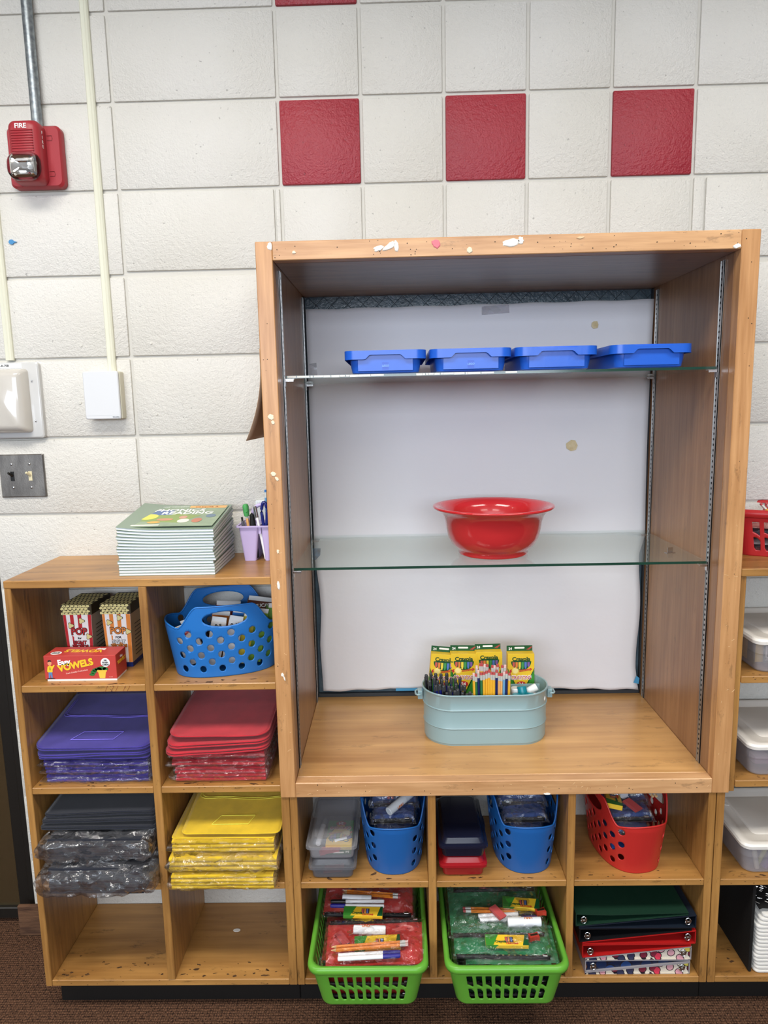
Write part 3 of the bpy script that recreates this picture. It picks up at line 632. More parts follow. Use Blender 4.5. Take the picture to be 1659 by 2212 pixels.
for row, (y, zt, xs) in enumerate(((-.085, .772, (.400, .409, .419, .429, .440, .450, .459)), (-.068, .783, (.374, .384, .394, .405, .416, .427, .438, .449)), (-.050, .790, (.358, .368, .379, .390, .401, .413, .424, .436)), (-.032, .797, (.350, .362, .375, .388, .402)))):
    for x in xs:
        c = 'blue' if (row in (1, 2) and x < .425 and k % 3) or x in (.436,) else 'black'; zt_ = zt+rd.uniform(-.006, .006)-(0.006 if x > .44 else 0)
        p = Vector((x+rd.uniform(-.006, .010), y+rd.uniform(0, .003), .655)); q = Vector((x-.004+rd.uniform(-.002, .002), y-.004, zt_)); d = q-p; Ln = d.length
        t = thing('ballpoint_pen', '%s ballpoint pen with a smoky grey cap end, in the left part of the teal tub' % c, 'pen', p, 0, c+' pens in the teal tub', d.to_track_quat('Z', 'Y').to_euler())
        bm = BM(); cyl(bm, (0, 0, 0), (0, 0, Ln-.014), .0034, n=10); ob('barrel', bm, m_bar[c], t, smooth='auto')
        bm = BM(); cyl(bm, (0, 0, Ln-.014), (0, 0, Ln-.001), .0042, .0045, n=12); lathe(bm, [(.0045, Ln-.001), (.0035, Ln+.0012), (.0002, Ln+.0016)], 12); box(bm, -.0014, .0014, -.0062, -.0040, Ln-.034, Ln-.004, bev=.0004); ob('cap', bm, m_cap, t, smooth='auto'); k += 1
def glue(label, p, q, capc, bodyc, group, r=.0115, wl=None, bandc=None, name='glue_stick', writing='GLUE'):
    p = Vector(p); q = Vector(q); d = q-p; Ln = d.length; t = thing(name, label, 'glue stick', p, 0, group, d.to_track_quat('Z', 'Y').to_euler())
    bm = BM(); lathe(bm, [(.0002, 0), (r*.9, 0), (r, .0012), (r, Ln*.66)], 24); ob('barrel', bm, mat('glue_body_%d_%d' % bodyc[:2], bodyc, .3), t, smooth='auto')
    bm = BM(); lathe(bm, [(r*1.03, Ln*.66), (r*1.03, Ln-.002), (r*.9, Ln), (.0002, Ln)], 24); ob('cap', bm, mat('glue_cap_%d_%d' % capc[:2], capc, .3), t, smooth='auto')
    if bandc:
        bm = BM(); lathe(bm, [(r*1.005, Ln*.10), (r*1.012, Ln*.10), (r*1.012, Ln*.30), (r*1.005, Ln*.30)], 24); ob('label_band', bm, mat('glue_band_%d_%d' % bandc[:2], bandc, .4), t, smooth='auto')
    if wl:
        for a in wl[1:]:
            text(wl[0], r*.85, mat('orange_lettering', (206, 112, 40), .5), t, (math.cos(a)*r*1.03, math.sin(a)*r*1.03, Ln*.38), rot=Euler((PI/2, 0, a+PI/2)).to_matrix().to_4x4().to_euler() if False else (Matrix.Rotation(a+PI/2, 3, 'Z') @ Matrix.Rotation(PI/2, 3, 'X') @ Matrix.Rotation(PI/2, 3, 'Z')).to_euler(), bold=.0003)
    return t
tealc, whi = (22, 128, 142), (226, 230, 230)
gl = 'glue sticks in the teal tub'
glue('glue stick with a teal cap and an orange label band, in the middle of the right compartment of the teal tub', (.607, -.088, .700), (.596, -.062, .7735), tealc, (160, 76, 40), gl, r=.0125, bandc=(70, 80, 130))
glue('white capped glue stick beside the left divider of the teal tub', (.5810, -.060, .690), (.5800, -.058, .768), whi, whi, gl)
glue('glue stick with a teal cap lying low beside the pencils', (.5790, -.092, .690), (.5800, -.084, .7615), tealc, whi, gl)
glue('white glue stick with dark lettering leaning right in the teal tub', (.590, -.050, .738), (.6400, -.046, .7650), whi, whi, gl, r=.010, wl=('GLUE', -PI/2, 0))
glue('teal capped glue stick lying across the right end of the teal tub', (.652, -.064, .742), (.605, -.094, .757), tealc, whi, gl, r=.0115)
# ------------------------------------------------------------------ workbook stack on the left unit
m_page = mat('white_page_edges', (226, 232, 234), .8, bump=.0006, bscale=20, stretch=(1, 1, 60)); m_cover = mat('grey_green_cover', (128, 146, 128), .38, coat=.2)
m_pgs = mat('side_pages', (196, 178, 176), .85, bump=.0006, bscale=20, stretch=(1, 1, 60))
BKX, BKY, BKZ = -.268, -.150, 1.1365
rd = random.Random(4); nb = 16; zf = 0.0; zb = 0.0
def rise(u, k): return 0
for i in range(nb):
    tf = .0068; tb_ = .0086; dx = rd.uniform(-.003, .003) if i > 3 else 0; top = i == nb-1
    w = .228
    b = thing('workbook', 'grey green softcover workbook with a colourful printed cover, topmost of the stack' if top else 'white softcover workbook in the tall stack on the left cubby unit', 'book', (BKX+dx, BKY, BKZ), rd.uniform(-.008, .008), 'workbooks stacked on the left cubby unit')
    def slab(bm, x0, x1, a, c, y0=-.095, y1=.105, round_=True, sag=1.0):
        # a,c: bottom and top as functions of (u, v): the stack swells toward the back and the upper books sag in the middle of the front
        nx = 14; L1 = []
        def zz(x, y, kf, kb):
            v = (y+.095)/.2; u = (x+w/2)/w
            return kf+(kb-kf)*v + sag*(.0075*(abs(u-.55)*2)**2.2*(i/nb)**2 if u < .55 else 0)
        A = {}
        for j in range(nx+1):
            x = x0+(x1-x0)*j/nx
            for yy in (y0, y1):
                for s, (kf, kb) in enumerate((a, c)): A[(j, yy, s)] = bm.verts.new((x, yy, zz(x, yy, kf, kb)))
        for j in range(nx):
            for s in (0, 1): bm.faces.new((A[(j, y0, s)], A[(j+1, y0, s)], A[(j+1, y1, s)], A[(j, y1, s)]))
            for yy in (y0, y1): bm.faces.new((A[(j, yy, 0)], A[(j+1, yy, 0)], A[(j+1, yy, 1)], A[(j, yy, 1)]))
        for j in (0, nx): bm.faces.new((A[(j, y0, 0)], A[(j, y0, 1)], A[(j, y1, 1)], A[(j, y1, 0)]))
    bm = BM(); slab(bm, -w/2+.0015, w/2-.0012, (zf+.0007, zb+.0007), (zf+tf-.0008, zb+tb_-.0008), y0=-.0935); ob('pages', bm, m_page if i < 9 else m_page, b)
    bm = BM(); slab(bm, -w/2, w/2, (zf+.0002, zb+.0002), (zf+.0006, zb+.0006)); ob('back_cover', bm, m_cover, b)
    bm = BM(); slab(bm, -w/2, w/2, (zf+tf-.0007, zb+tb_-.0007), (zf+tf-.0002, zb+tb_-.0002)); ob('front_cover', bm, m_cover, b)
    if top:
        # printed cover, on a flat child board that follows the cover tilt
        sl = math.atan2((zb+tb_)-(zf+tf), .2); cp = bpy.data.objects.new('printed_cover', None); COL.objects.link(cp); cp.parent = b; cp.location = (0, -.095, zf+tf+.0035); cp.rotation_euler = (sl-.014, 0, 0)
        me = bpy.data.meshes.new('printed_cover'); cp2 = cp
        bmc = BM(); prism(bmc, [(-.095, .012), (.108, .012), (.108, .190), (-.095, .190)], -.0001, .0003, 'xy'); bpy.data.objects.remove(cp)
        cp = ob('printed_cover', bmc, mat('meadow_print', (150, 168, 140), .4, rgb2=(132, 150, 126), vscale=20), b, loc=(0, -.095, zf+tf+.0040), rot=(sl-.016, 0, 0))
        def cd(poly, rgb, l=1, nm='printed_shape'): return decal(cp, poly, mat('cover_%d_%d_%d' % rgb, rgb, .45), .0003+.0002*l, nm, plane='xy')
        cd([(-.09, .060), (.02, .040), (.06, .10), (-.02, .125), (-.09, .13)], (138, 158, 92)); cd([(-.088, .105), (-.015, .108), (-.02, .150), (-.088, .148)], (92, 116, 160), 2)
        cd(ell(-.066, .092, .022, .024), (214, 212, 96), 3); cd([(.105, .166), (.012, .170), (.010, .188), (.105, .188)], (240, 178, 110), 2)
        cd(ell(-.02, .068, .020, .010), (196, 140, 110), 3); cd(ell(.028, .055, .014, .016), (226, 226, 210), 3); cd(ell(.060, .058, .012, .018), (186, 120, 96), 3); cd(ell(.02, .085, .010, .012), (200, 150, 130), 3); cd(ell(-.04, .045, .016, .008), (220, 170, 90), 3)
        cd(ell(.085, .095, .012, .014), (110, 130, 150), 3); cd([(-.09, .018), (-.02, .018), (-.02, .026), (-.09, .026)], (226, 226, 214), 3)
        for s, z_, yy, x_, c_ in (('PHONICS', .030, .148, -.006, m_white), ('READING', .030, .122, .020, m_white), ('PRIMARY PHONICS WORKBOOK', .008, .180, -.050, m_white), ('Chequita A.', .013, .177, .056, mat('brown_ink', (120, 60, 30), .5))):
            text(s, z_, c_, cp, (x_, yy, .0008), rot=(0, 0, 0), bold=.0006 if z_ > .02 else 0)
    zf += tf; zb += tb_
# ------------------------------------------------------------------ lilac caddy with its load
m_lil = mat('lilac_plastic', (196, 180, 222), .38, spec=.45)
CAX, CAY, CAZ = -.068, -.060, 1.1365
t = thing('desk_caddy', 'lilac plastic desk caddy with a loop handle, half hidden by the tall case', 'caddy', (CAX, CAY, CAZ))
def cup(x0, x1, y0, y1, h, tp=.010):
    bm = BM(); loft(bm, [[(x, y, z) for x, y in rrect(x0+i, x1-i, y0+j, y1-j, .006, 3)] for i, j, z in ((tp, tp*.6, 0), (0, 0, h), (.0018, .0018, h), (tp+.0018, tp*.6+.0018, .002))]); return bm
o = ob('cup', cup(-.058, -.008, -.050, .052, .088), m_lil, t, smooth='auto'); o = ob('cup', cup(-.0015, .0235, -.050, .052, .088, .006), m_lil, t, smooth='auto')
bm = BM(); f_ = rrect(-.064, .025, -.056, .058, .008, 4)
R0 = loft(bm, [[(x*s_, y*s_, z) for x, y in f_] for s_, z in ((1, .088), (1, .0915), (.93, .0915), (.93, .088), (1, .088))], closed_ends=False); ob('rim', bm, m_lil, t, smooth='auto')
bm = BM(); box(bm, -.0079, -.0016, -.049, -.047, .070, .088); ob('web', bm, m_lil, t)
bm = BM(); tube(bm, [(-.030, .0, .088)]+[(-.004+.026*math.cos(a), 0, .116+.022*math.sin(a)) for a in np.linspace(PI, 0, 12)]+[(.022, 0, .088)], .0048, 8); ob('handle', bm, m_lil, t, smooth=True)
bm = BM(); box(bm, -.0298, .0215, -.0006, .0006, .0895, .098); ob('handle_web', bm, m_lil, t)
# things in the caddy
cx = lambda x, y, z: (CAX+x, CAY+y, CAZ+z)
pt = pencil('yellow pencil with a green monster topper in the lilac caddy', 'peach', cx(-.030, -.030, .006), cx(-.040, -.033, .128), None, m_eras)
bm = BM(); lathe(bm, [(.0001, -.020), (.0062, -.018), (.0078, -.008), (.0074, 0), (.0082, .006), (.0060, .0120), (.0001, .0138)], 12); box(bm, -.010, .010, -.002, .002, -.008, -.003, bev=.0015); ob('topper', bm, mat('green_rubber', (72, 156, 84), .5), pt, smooth='auto', loc=(0, 0, .126))
p = cx(-.020, -.030, .004); t = thing('marker', 'black capped marker standing in the lilac caddy', 'marker', p, 0, None, (0, -.06, 0))
bm = BM(); lathe(bm, [(.0001, 0), (.0070, .001), (.0078, .06), (.0080, .095), (.0060, .112), (.0001, .118)], 14); ob('cap', bm, mat('black_plastic', (22, 24, 22), .35), t, smooth='auto'); bm = BM(); box(bm, -.0018, .0018, -.0102, -.0075, .075, .112, bev=.0008); ob('clip', bm, mat('black_plastic', (22, 24, 22), .35), t)
t = thing('mechanical_pencil', 'clear mechanical pencil with a dark grip in the lilac caddy', 'pencil', cx(-.040, -.033, .004), 0, None, (.03, -.10, 0))
bm = BM(); lathe(bm, [(.0001, 0), (.0042, .001), (.0044, .088), (.0034, .098), (.0001, .099)], 12); ob('barrel', bm, mat('smoke_plastic', (110, 108, 116), .15, trans=.4), t, smooth='auto'); bm = BM(); cyl(bm, (0, 0, .099), (0, 0, .108), .0026, n=10); ob('button', bm, m_black, t)
bm = BM(); box(bm, .0040, .0058, -.0012, .0012, .055, .100, bev=.0004); ob('clip', bm, m_clip, t)
t = pencil('light blue pencil with a blue eraser standing behind the scissors handle', 'light blue', cx(.009, -.018, .004), cx(.0085, -.016, .178), None, mat('blue_eraser', (50, 120, 190), .4))
m_navyp = mat('navy_scissors_plastic', (20, 34, 112), .22, coat=.4)
t = thing('scissors', 'navy blue handled scissors standing handle up in the lilac caddy', 'scissors', cx(.011, -.034, .095), 0, None)
for nm, xo in (('left_loop', -.0045), ('right_loop', .010)):
    bm = BM(); tube(bm, [(xo+.0075*math.cos(a)*(1 if math.sin(a) > 0 else .8), 0, .022+.032*math.sin(a)) for a in np.linspace(0, 2*PI, 22)[:-1]], .0040, 8, closed=True); ob('finger_loop', bm, m_navyp, t, smooth=True)
bm = BM(); prism(bm, [(-.006, -.010), (.010, -.010), (.004, -.088), (.001, -.088)], -.0012, .0012, 'xz'); ob('blade', bm, m_clip, t)
t = thing('ballpoint_pen', 'pen with a silver clip leaning in the lilac caddy beside the scissors', 'pen', cx(.006, -.040, .004), 0, None, (0, -.16, 0)); bm = BM(); cyl(bm, (0, 0, 0), (0, 0, .108), .0036, n=12); ob('barrel', bm, m_white, t, smooth='auto'); bm = BM(); box(bm, -.0058, -.0038, -.0014, .0014, .105, .135, bev=.0005); ob('clip', bm, m_clip, t); bm = BM(); cyl(bm, (0, 0, .108), (0, 0, .137), .0038, n=12); ob('cap', bm, m_clip, t, smooth='auto')
t = thing('index_cards', 'stack of lined white index cards standing upright behind the lilac caddy', 'cards', (-.075, -.0005, 1.1365), 0)
rd = random.Random(8)
for k in range(12):
    bm = BM(); box(bm, -.024+.0001, .026, -.0009, 0, 0, .141); ob('card', bm, m_page, t, loc=(rd.uniform(-.001, .001), -.0001-k*.00105, rd.uniform(-.002, .0)))
for k in range(7): decal(t, [(-.020+k*.0065, .002), (-.0197+k*.0065, .002), (-.0197+k*.0065, .139), (-.020+k*.0065, .139)], mat('grey_line', (150, 150, 170), .6), -.0134, 'ruled_line')
# ------------------------------------------------------------------ brown paper flap hanging on the case's left side
m_kraft = mat('kraft_paper', (196, 170, 144), .8, bump=.0004, bscale=120)
bm = BM(); G = []
for j in range(21):
    v = j/20; z = 1.650-v*.2035; off = .006+.040*max(0, (v-.18)/.82)**2.0
    G.append([bm.verts.new((-.0196-off*(1-s*.10), -.2495+s*.20, z)) for s in (0, .25, .5, .75, 1)])
for j in range(20):
    for k in range(4): bm.faces.new((G[j][k], G[j][k+1], G[j+1][k+1], G[j+1][k]))
o = ob('paper_flap', bm, m_kraft, smooth=True); solid(o, .0006, 0); tag(o, 'brown paper sheet taped to the left side of the display case, its foot curling out', 'paper')
# ------------------------------------------------------------------ WALL FITTINGS
m_fire = mat('red_alarm_plastic', (160, 44, 52), .38, spec=.5)
t = thing('fire_alarm', 'red wall mounted fire alarm with a clear strobe lens under the grey conduit', 'fire alarm', (-.597, 0, 2.068))
AW, AH = .0665, .143
bm = BM(); loft(bm, [[(x, y, z) for x, z in rrect(-AW+i, AW-i, i, AH-i, .014, 6)] for i, y in ((.003, 0), (0, -.004), (0, -.020), (.004, -.026))]); ob('back_box', bm, m_fire, t, smooth='auto')
bm = BM(); lp = []
for i, y in ((0, -.026), (0, -.052), (.006, -.062), (.016, -.067)): lp.append([(x*.96, y, z) for x, z in rrect(-.047+i, .033-i, .003+i*.6, AH+.001-i*.6, .016, 6)])
loft(bm, lp); ob('horn_cover', bm, m_fire, t, smooth='auto')
for k in range(9):
    bm = BM(); box(bm, -.033, .020, -.0690, -.0655, .070+k*.0058, .0735+k*.0058, bev=.0012); ob('rib', bm, m_fire, t)
text('FIRE', .0150, m_white, t, (-.008, -.0675, .1270), bold=.0004, sx=1.05)
for k, ch in enumerate('FIRE'): text(ch, .0105, m_white, t, (.0322, -.045, .118-k*.0105), rot=(PI/2, 0, PI/2), bold=.0002)
m_lens = mat('clear_lens', (250, 250, 250), .04, trans=1.0, ior=1.3)
bm = BM(); rings = []
for k in range(7):
    a = k/6*PI/2; rings.append([(x*math.cos(a*.92)-.0075, -.066-.020*math.sin(a), z*math.cos(a*.92)+.037) for x, z in rrect(-.041, .041, -.033, .033, .027, 6)])
loft(bm, rings); ob('strobe_lens', bm, m_lens, t, smooth=True)
bm = BM(); rr = random.Random(1)
loft(bm, [[(x-.0075, y, z+.037) for x, z in rrect(-a_, a_, -b_, b_, b_*.3, 2)] for a_, b_, y in ((.030, .024, -.0685), (.026, .020, -.074), (.010, .006, -.0692))], closed_ends=True)
m_chr = mat('chrome_reflector', (230, 230, 228), .08, metal=1.0); ob('reflector', bm, m_chr, t)
bm = BM(); cyl(bm, (-.022, -.076, .047), (.008, -.076, .047), .0022, n=10); cyl(bm, (-.0225, -.068, .047), (-.0225, -.078, .047), .001); cyl(bm, (.0085, -.068, .047), (.0085, -.078, .047), .001); ob('flash_tube', bm, m_white, t, smooth='auto')
for z in (.030, .112):
    bm = BM(); pth = [(.034, -.0265, z-.005), (.046, -.0265, z-.005), (.0475, -.0265, z), (.046, -.0265, z+.006), (.034, -.0265, z+.006)]; tube(bm, pth, .0006, 5); ob('knockout_outline', bm, mat('dark_red_groove', (96, 20, 24), .6), t)
m_galv = mat('galvanised_conduit', (158, 166, 170), .36, metal=.75, rgb2=(120, 128, 134), vscale=90, bump=.0003, bscale=60)
bm = BM(); cyl(bm, (-.588, -.0165, 2.2115), (-.588, -.0165, 3.0), .0125, n=24); o = ob('conduit', bm, m_galv, smooth='auto'); tag(o, 'round grey metal conduit running up the wall from the fire alarm', 'conduit')
m_race = mat('cream_raceway', (224, 224, 204), .42)
def raceway(x, z0, z1, w, lb):
    bm = BM(); prism(bm, [(x-w/2, 0), (x-w/2, -.006), (x-w/2+.003, -.010), (x-w*.05, -.012), (x+w*.12, -.0135), (x+w*.2, -.012), (x+w/2-.003, -.010), (x+w/2, -.006), (x+w/2, 0)], z0, z1, 'xy'); o = ob('cable_raceway', bm, m_race); tag(o, lb, 'raceway', 'cream cable raceways on the wall')
raceway(-.4560, 1.6215, 3.0, .0205, 'cream cable raceway running down to the white square sensor'); raceway(-.7200, 1.655, 3.0, .0205, 'cream cable raceway at the left photo edge, running down to the clear covered box')
t = thing('wall_sensor', 'white square wall sensor at the foot of the cream raceway', 'sensor', (-.4735, 0, 1.5005)); 
bm = BM(); loft(bm, [[(x, y, z) for x, z in rrect(-.044, .044, 0, .120, .004, 3)] for y in (0, -.026)]); ob('back_box', bm, mat('ivory_plastic', (214, 210, 190), .5), t, smooth='auto')
bm = BM(); loft(bm, [[(x-.003, y, z) for x, z in rrect(-.0455+i, .0455-i, -.0005+i, .1205-i, .005, 3)] for i, y in ((.001, -.0262), (0, -.029), (0, -.033), (.002, -.035))]); ob('face_plate', bm, mat('white_abs', (208, 210, 212), .35), t, smooth='auto')
text('Schneider', .0042, mat('grey_ink', (90, 96, 100), .5), t, (.030, -.0353, .0048), bold=.0001)
bm = BM(); box(bm, -.0425, .0385, -.0354, -.0351, .009, .0096); ob('seam', bm, mat('soft_grey', (204, 206, 208), .5), t)
t = thing('covered_box', 'white electrical box with a frosted domed cover at the left photo edge', 'electrical box', (-.7170, 0, 1.4550)); m_cov = mat('frosted_cover', (196, 196, 194), .22, coat=.4); m_cov2 = mat('smoky_dome', (196, 192, 184), .16, coat=.6)
bm = BM(); loft(bm, [[(x, y, z) for x, z in rrect(-.073+i, .073-i, i, .194-i, .008, 4)] for i, y in ((0, 0), (0, -.012), (.003, -.0145))]); ob('back_plate', bm, m_cov, t, smooth='auto')
bm = BM(); loft(bm, [[(x-.012, y, z+.001) for x, z in rrect(-.058+i*1.3, .058-i*1.1, .013+i, .177-i, .010, 4)] for i, y in ((0, -.0146), (.003, -.034), (.012, -.046), (.020, -.049))]); ob('domed_cover', bm, m_cov2, t, smooth='auto')
for z in (.044, .146):
    bm = BM(); lathe(bm, [(.0001, .0025), (.0022, .002), (.003, 0)], 12); ob('screw', bm, m_clip, t, loc=(.0545, -.0147, z), rot=(PI/2, 0, 0), smooth='auto')
decal(t, [(-.060, .1800), (.0310, .1800), (.0310, .1915), (-.060, .1915)], m_white, -.0147, 'paper_label'); text('U1-A-70B', .0080, m_black, t, (-.018, -.0151, .1858), bold=.0002)
m_ss = mat('brushed_steel', (150, 146, 140), .34, metal=.85, bump=.0002, bscale=200, rgb2=(122, 118, 114), vscale=14, stretch=(3, 1, 1))
t = thing('switch_plate', 'brushed steel double light switch plate at the left photo edge', 'light switch', (-.7175, 0, 1.2985)); 
bm = BM(); loft(bm, [[(x, y, z) for x, z in rrect(-.060+i, .060-i, i, .114-i, .0015, 2)] for i, y in ((0, 0), (0, -.004), (.0025, -.0062))]); ob('plate', bm, m_ss, t)
for x, m, lb in ((-.026, mat('black_toggle', (24, 24, 24), .35), 'black toggle'), (.022, mat('ivory_toggle', (216, 206, 170), .4), 'ivory toggle')):
    bm = BM(); box(bm, x-.005, x+.005, -.0075, -.0062, .044, .069, bev=.0004); cyl(bm, (x, -.006, .0585), (x-.004, -.019, .0665), .0042, .0030, n=10); ob('toggle', bm, m, t, smooth='auto', label=lb)
    for z in (.026, .088):
        bm = BM(); lathe(bm, [(.0001, .0018), (.0028, .0014), (.0036, 0)], 12); o = ob('screw', bm, m_clip, t, loc=(x, -.0063, z), rot=(PI/2, 0, 0), smooth='auto')
bm = BM(); prism(bm, [(a*1, b_) for a, b_ in [(.009*math.cos(q)*(.8 if math.cos(q) < 0 else 1.2+.3*math.cos(q)**8), (.006-(.0035 if math.cos(q) > .3 else 0))*math.sin(q)) for q in np.linspace(0, 2*PI, 20)[:-1]]], -.0035, 0, 'xz')
o = ob('putty_blob', bm, mat('blue_putty', (62, 134, 186), .5), smooth='auto'); o.location = (-.687, 0, 1.9475); tag(o, 'small blue putty blob stuck on the wall below the fire alarm', 'putty')
for i, (u_, x, z, r_, c_) in enumerate(((0, -.549, 1.543, .0045, 'a'), (0, -.350, 1.5095, .0040, 'a'), (0, -.534, 1.689, .004, 'a'), (0, -.352, 1.690, .0035, 'a'))):
    bm = BM(); lathe(bm, [(.0001, .002), (r_*.8, .0018), (r_, 0)], 14); o = ob('wall_plug', bm, mat('painted_plug', (206, 204, 196), .6), smooth='auto'); o.location = (x, 0, z); o.rotation_euler = (PI/2, 0, 0)
    tag(o, ['painted over wall plug left of the white sensor', 'painted over wall plug right of the white sensor', 'painted over wall plug above the covered box and sensor', 'painted over wall plug between the raceway and the case'][i], 'wall plug')
bm = BM(); tube(bm, [(1.2185, -.0006, 2.376), (1.2185, -.0006, 2.362), (1.236, -.0006, 2.360)], .0005, 5); o = ob('wire_hook', bm, mat('dark_wire', (70, 66, 60), .5)); tag(o, 'tiny bent wire hook on the block wall at the upper right', 'hook')
# tape on the paper backing and case
m_tape = film('clear_tape', gloss=.12, bscale=30, haze=.30); m_mask = mat('masking_tape', (222, 208, 170), .7, rgb2=(206, 186, 140), vscale=60)
def tape(poly, m, lb, y): 
    bm = BM(); prism(bm, poly, y-.0003, y, 'xz'); o = ob('tape', bm, m); return tag(o, lb, 'tape')
tape([(.524, 1.768), (.602, 1.772), (.600, 1.795), (.524, 1.791)], m_tape, 'clear tape holding the top edge of the upper paper sheet', TB-.0135)
tape([(.030, 1.6005), (.052, 1.604), (.050, 1.645), (.030, 1.643)], m_tape, 'clear tape on the left edge of the upper paper, above the glass shelf', TB-.0135)
for cxx, czz, r_, sd, lb in ((.8435, 1.7335, .013, 3, 'small square scrap of masking tape on the upper paper'), (.7860, 1.3930, .019, 9, 'large yellowed scrap of masking tape on the paper above the bowl')):
    rr = random.Random(sd); tape([(cxx+r_*rr.uniform(.72, 1.05)*math.cos(a), czz+r_*rr.uniform(.72, 1.05)*math.sin(a)) for a in np.linspace(0, 2*PI, 8)[:-1]], m_mask, lb, TB-.0135)
tape([(.0175, 1.103), (.044, 1.103), (.042, 1.082), (.0285, 1.068), (.0185, 1.070)], mat('blue_tape', (52, 116, 170), .6, rgb2=(24, 26, 30), vscale=70), 'torn blue tape at the left edge of the lower paper', TB-.0195)
tape([(.985, .668), (1.001, .664), (1.003, .682), (.994, .690)], mat('blue_tape_2', (70, 150, 196), .6), 'scrap of blue tape at the lower right corner of the lower paper', TB-.0195)
bm = BM(); box(bm, .26, .46, TB-.0200, TB-.0195, .652, .660); o = ob('tape', bm, mat('blue_tape_2', (70, 150, 196), .6)); tag(o, 'strip of blue tape under the bottom edge of the lower paper, left of the teal tub', 'tape')
# clip lying on the lower glass shelf
t = thing('spare_shelf_clip', 'loose metal shelf clip lying on the right end of the lower glass shelf', 'shelf clip', (.955, -.1100, 1.1397), .2); bm = BM(); box(bm, -.012, .012, -.006, .006, 0, .0016, bev=.0003); ob('foot', bm, m_clip, t); bm = BM(); box(bm, -.004, .010, .0035, .005, .0017, .013, bev=.0003); ob('upright', bm, m_clip, t)
# ------------------------------------------------------------------ CUBBY CONTENTS
from mathutils import noise as NZ
def nz(x, y, z=0, s=1.0): return NZ.noise(Vector((x*s, y*s, z*s)))
# ---- game boxes in the top left cubby
m_redbox = mat('red_card_box', (188, 64, 58), .45); m_pink = mat('pink_print', (236, 170, 160), .5)
VX, VY, VZ = -.4905, -.2165, .8807
t = thing('flash_card_box', 'low red flash card box with yellow lettering lying in front of the popcorn boxes', 'card box', (VX, VY, VZ), .0)
bm = BM(); box(bm, -.0885, .0855, -.031, .031, .005, .0635, bev=.0007); ob('lid', bm, m_redbox, t); bm = BM(); box(bm, -.084, .0845, -.0295, .0295, .0, .0048); ob('tray', bm, m_white, t)
yf = -.0312
text('Easy', .0175, m_white, t, (-.040, yf-.0004, .0475), rot=(PI/2, -.09, 0), bold=.0007); text('VOWELS', .0225, m_yel, t, (-.012, yf-.0004, .0395), rot=(PI/2, -.20, 0), bold=.0011, sx=.98)
text('Frank Schaffer Publications', .0050, m_pink, t, (-.010, yf-.0004, .0235), rot=(PI/2, -.17, 0), bold=.00015); text('FS-2508', .0028, m_pink, t, (.071, yf-.0004, .009))
decal(t, ell(.0600, .0455, .0110, .0110), m_white, yf, 'badge')
for s, z in (('100', .0510), ('FLASH', .0455), ('CARDS', .0400)): text(s, .0050, m_black, t, (.0600, yf-.0005, z), bold=.0002)
pot = mat('pot_yellow', (240, 190, 70), .5); lf = mat('leaf_print', (40, 110, 50), .5); skin = mat('skin_print', (226, 150, 110), .5)
decal(t, [(.0385, .0265), (.0625, .0265), (.0620, .0225), (.0390, .0225)], pot, yf-.0003, 'printed_pot'); decal(t, [(.0410, .0225), (.0600, .0225), (.0570, .0065), (.0440, .0065)], pot, yf-.0001, 'printed_pot')
for a, b_, c, d_ in ((.050, .031, .011, .005), (.042, .029, .009, .0045), (.059, .0295, .007, .004), (.030, .022, .007, .0045), (.026, .016, .007, .0035), (.034, .027, .007, .004)): decal(t, ell(a, b_, c, d_, 12), lf, yf-.0001, 'printed_leaf')
# small printed man: head, yellow shirt, blue trousers
decal(t, ell(-.0745, .0460, .0050, .0062, 14), skin, yf-.0001, 'printed_face'); decal(t, [(-.0795, .0475), (-.0775, .0530), (-.0715, .0530), (-.0695, .0490), (-.0745, .0500)], m_black, yf-.0003, 'printed_hair')
decal(t, [(-.0820, .0250), (-.0800, .0370), (-.0745, .0400), (-.0690, .0375), (-.0640, .0420), (-.0625, .0400), (-.0685, .0300), (-.0690, .0230), (-.0800, .0230)], m_yel, yf-.0001, 'printed_shirt')
decal(t, [(-.0790, .0230), (-.0700, .0230), (-.0700, .0080), (-.0730, .0080), (-.0745, .0180), (-.0765, .0080), (-.0795, .0080)], mat('trouser_blue', (90, 130, 180), .5), yf-.0001, 'printed_trousers')
decal(t, [(-.0745, .0385), (-.0733, .0300), (-.0745, .0270), (-.0757, .0300)], lf, yf-.0003, 'printed_tie'); decal(t, ell(-.0740, .0072, .010, .0013, 12), m_black, yf-.0002, 'printed_shadow')
for s, sz, x, y, m, a in (('VOWELS', .024, -.004, .006, m_yel, PI-.05), ('Easy', .013, .034, .017, m_white, PI)): text(s, sz, m, t, (x, y-.004, .0638), rot=(0, 0, a), bold=.0006)
decal(t, ell(-.066, -.012, .013, .011), m_white, .0639, 'badge', plane='xy'); text('FLASH', .006, m_black, t, (-.066, -.009, .0643), rot=(0, 0, PI)); text('CARDS', .006, m_black, t, (-.066, -.015, .0643), rot=(0, 0, PI))
text('VOWELS', .012, m_yel, t, (.0859, .002, .040), rot=(PI/2, 0, PI/2), bold=.0002); text('Easy', .008, m_white, t, (.0859, .002, .051), rot=(PI/2, 0, PI/2))
m_kern = mat('popcorn_cream', (226, 216, 150), .6); m_kline = mat('popcorn_line', (50, 44, 26), .6)
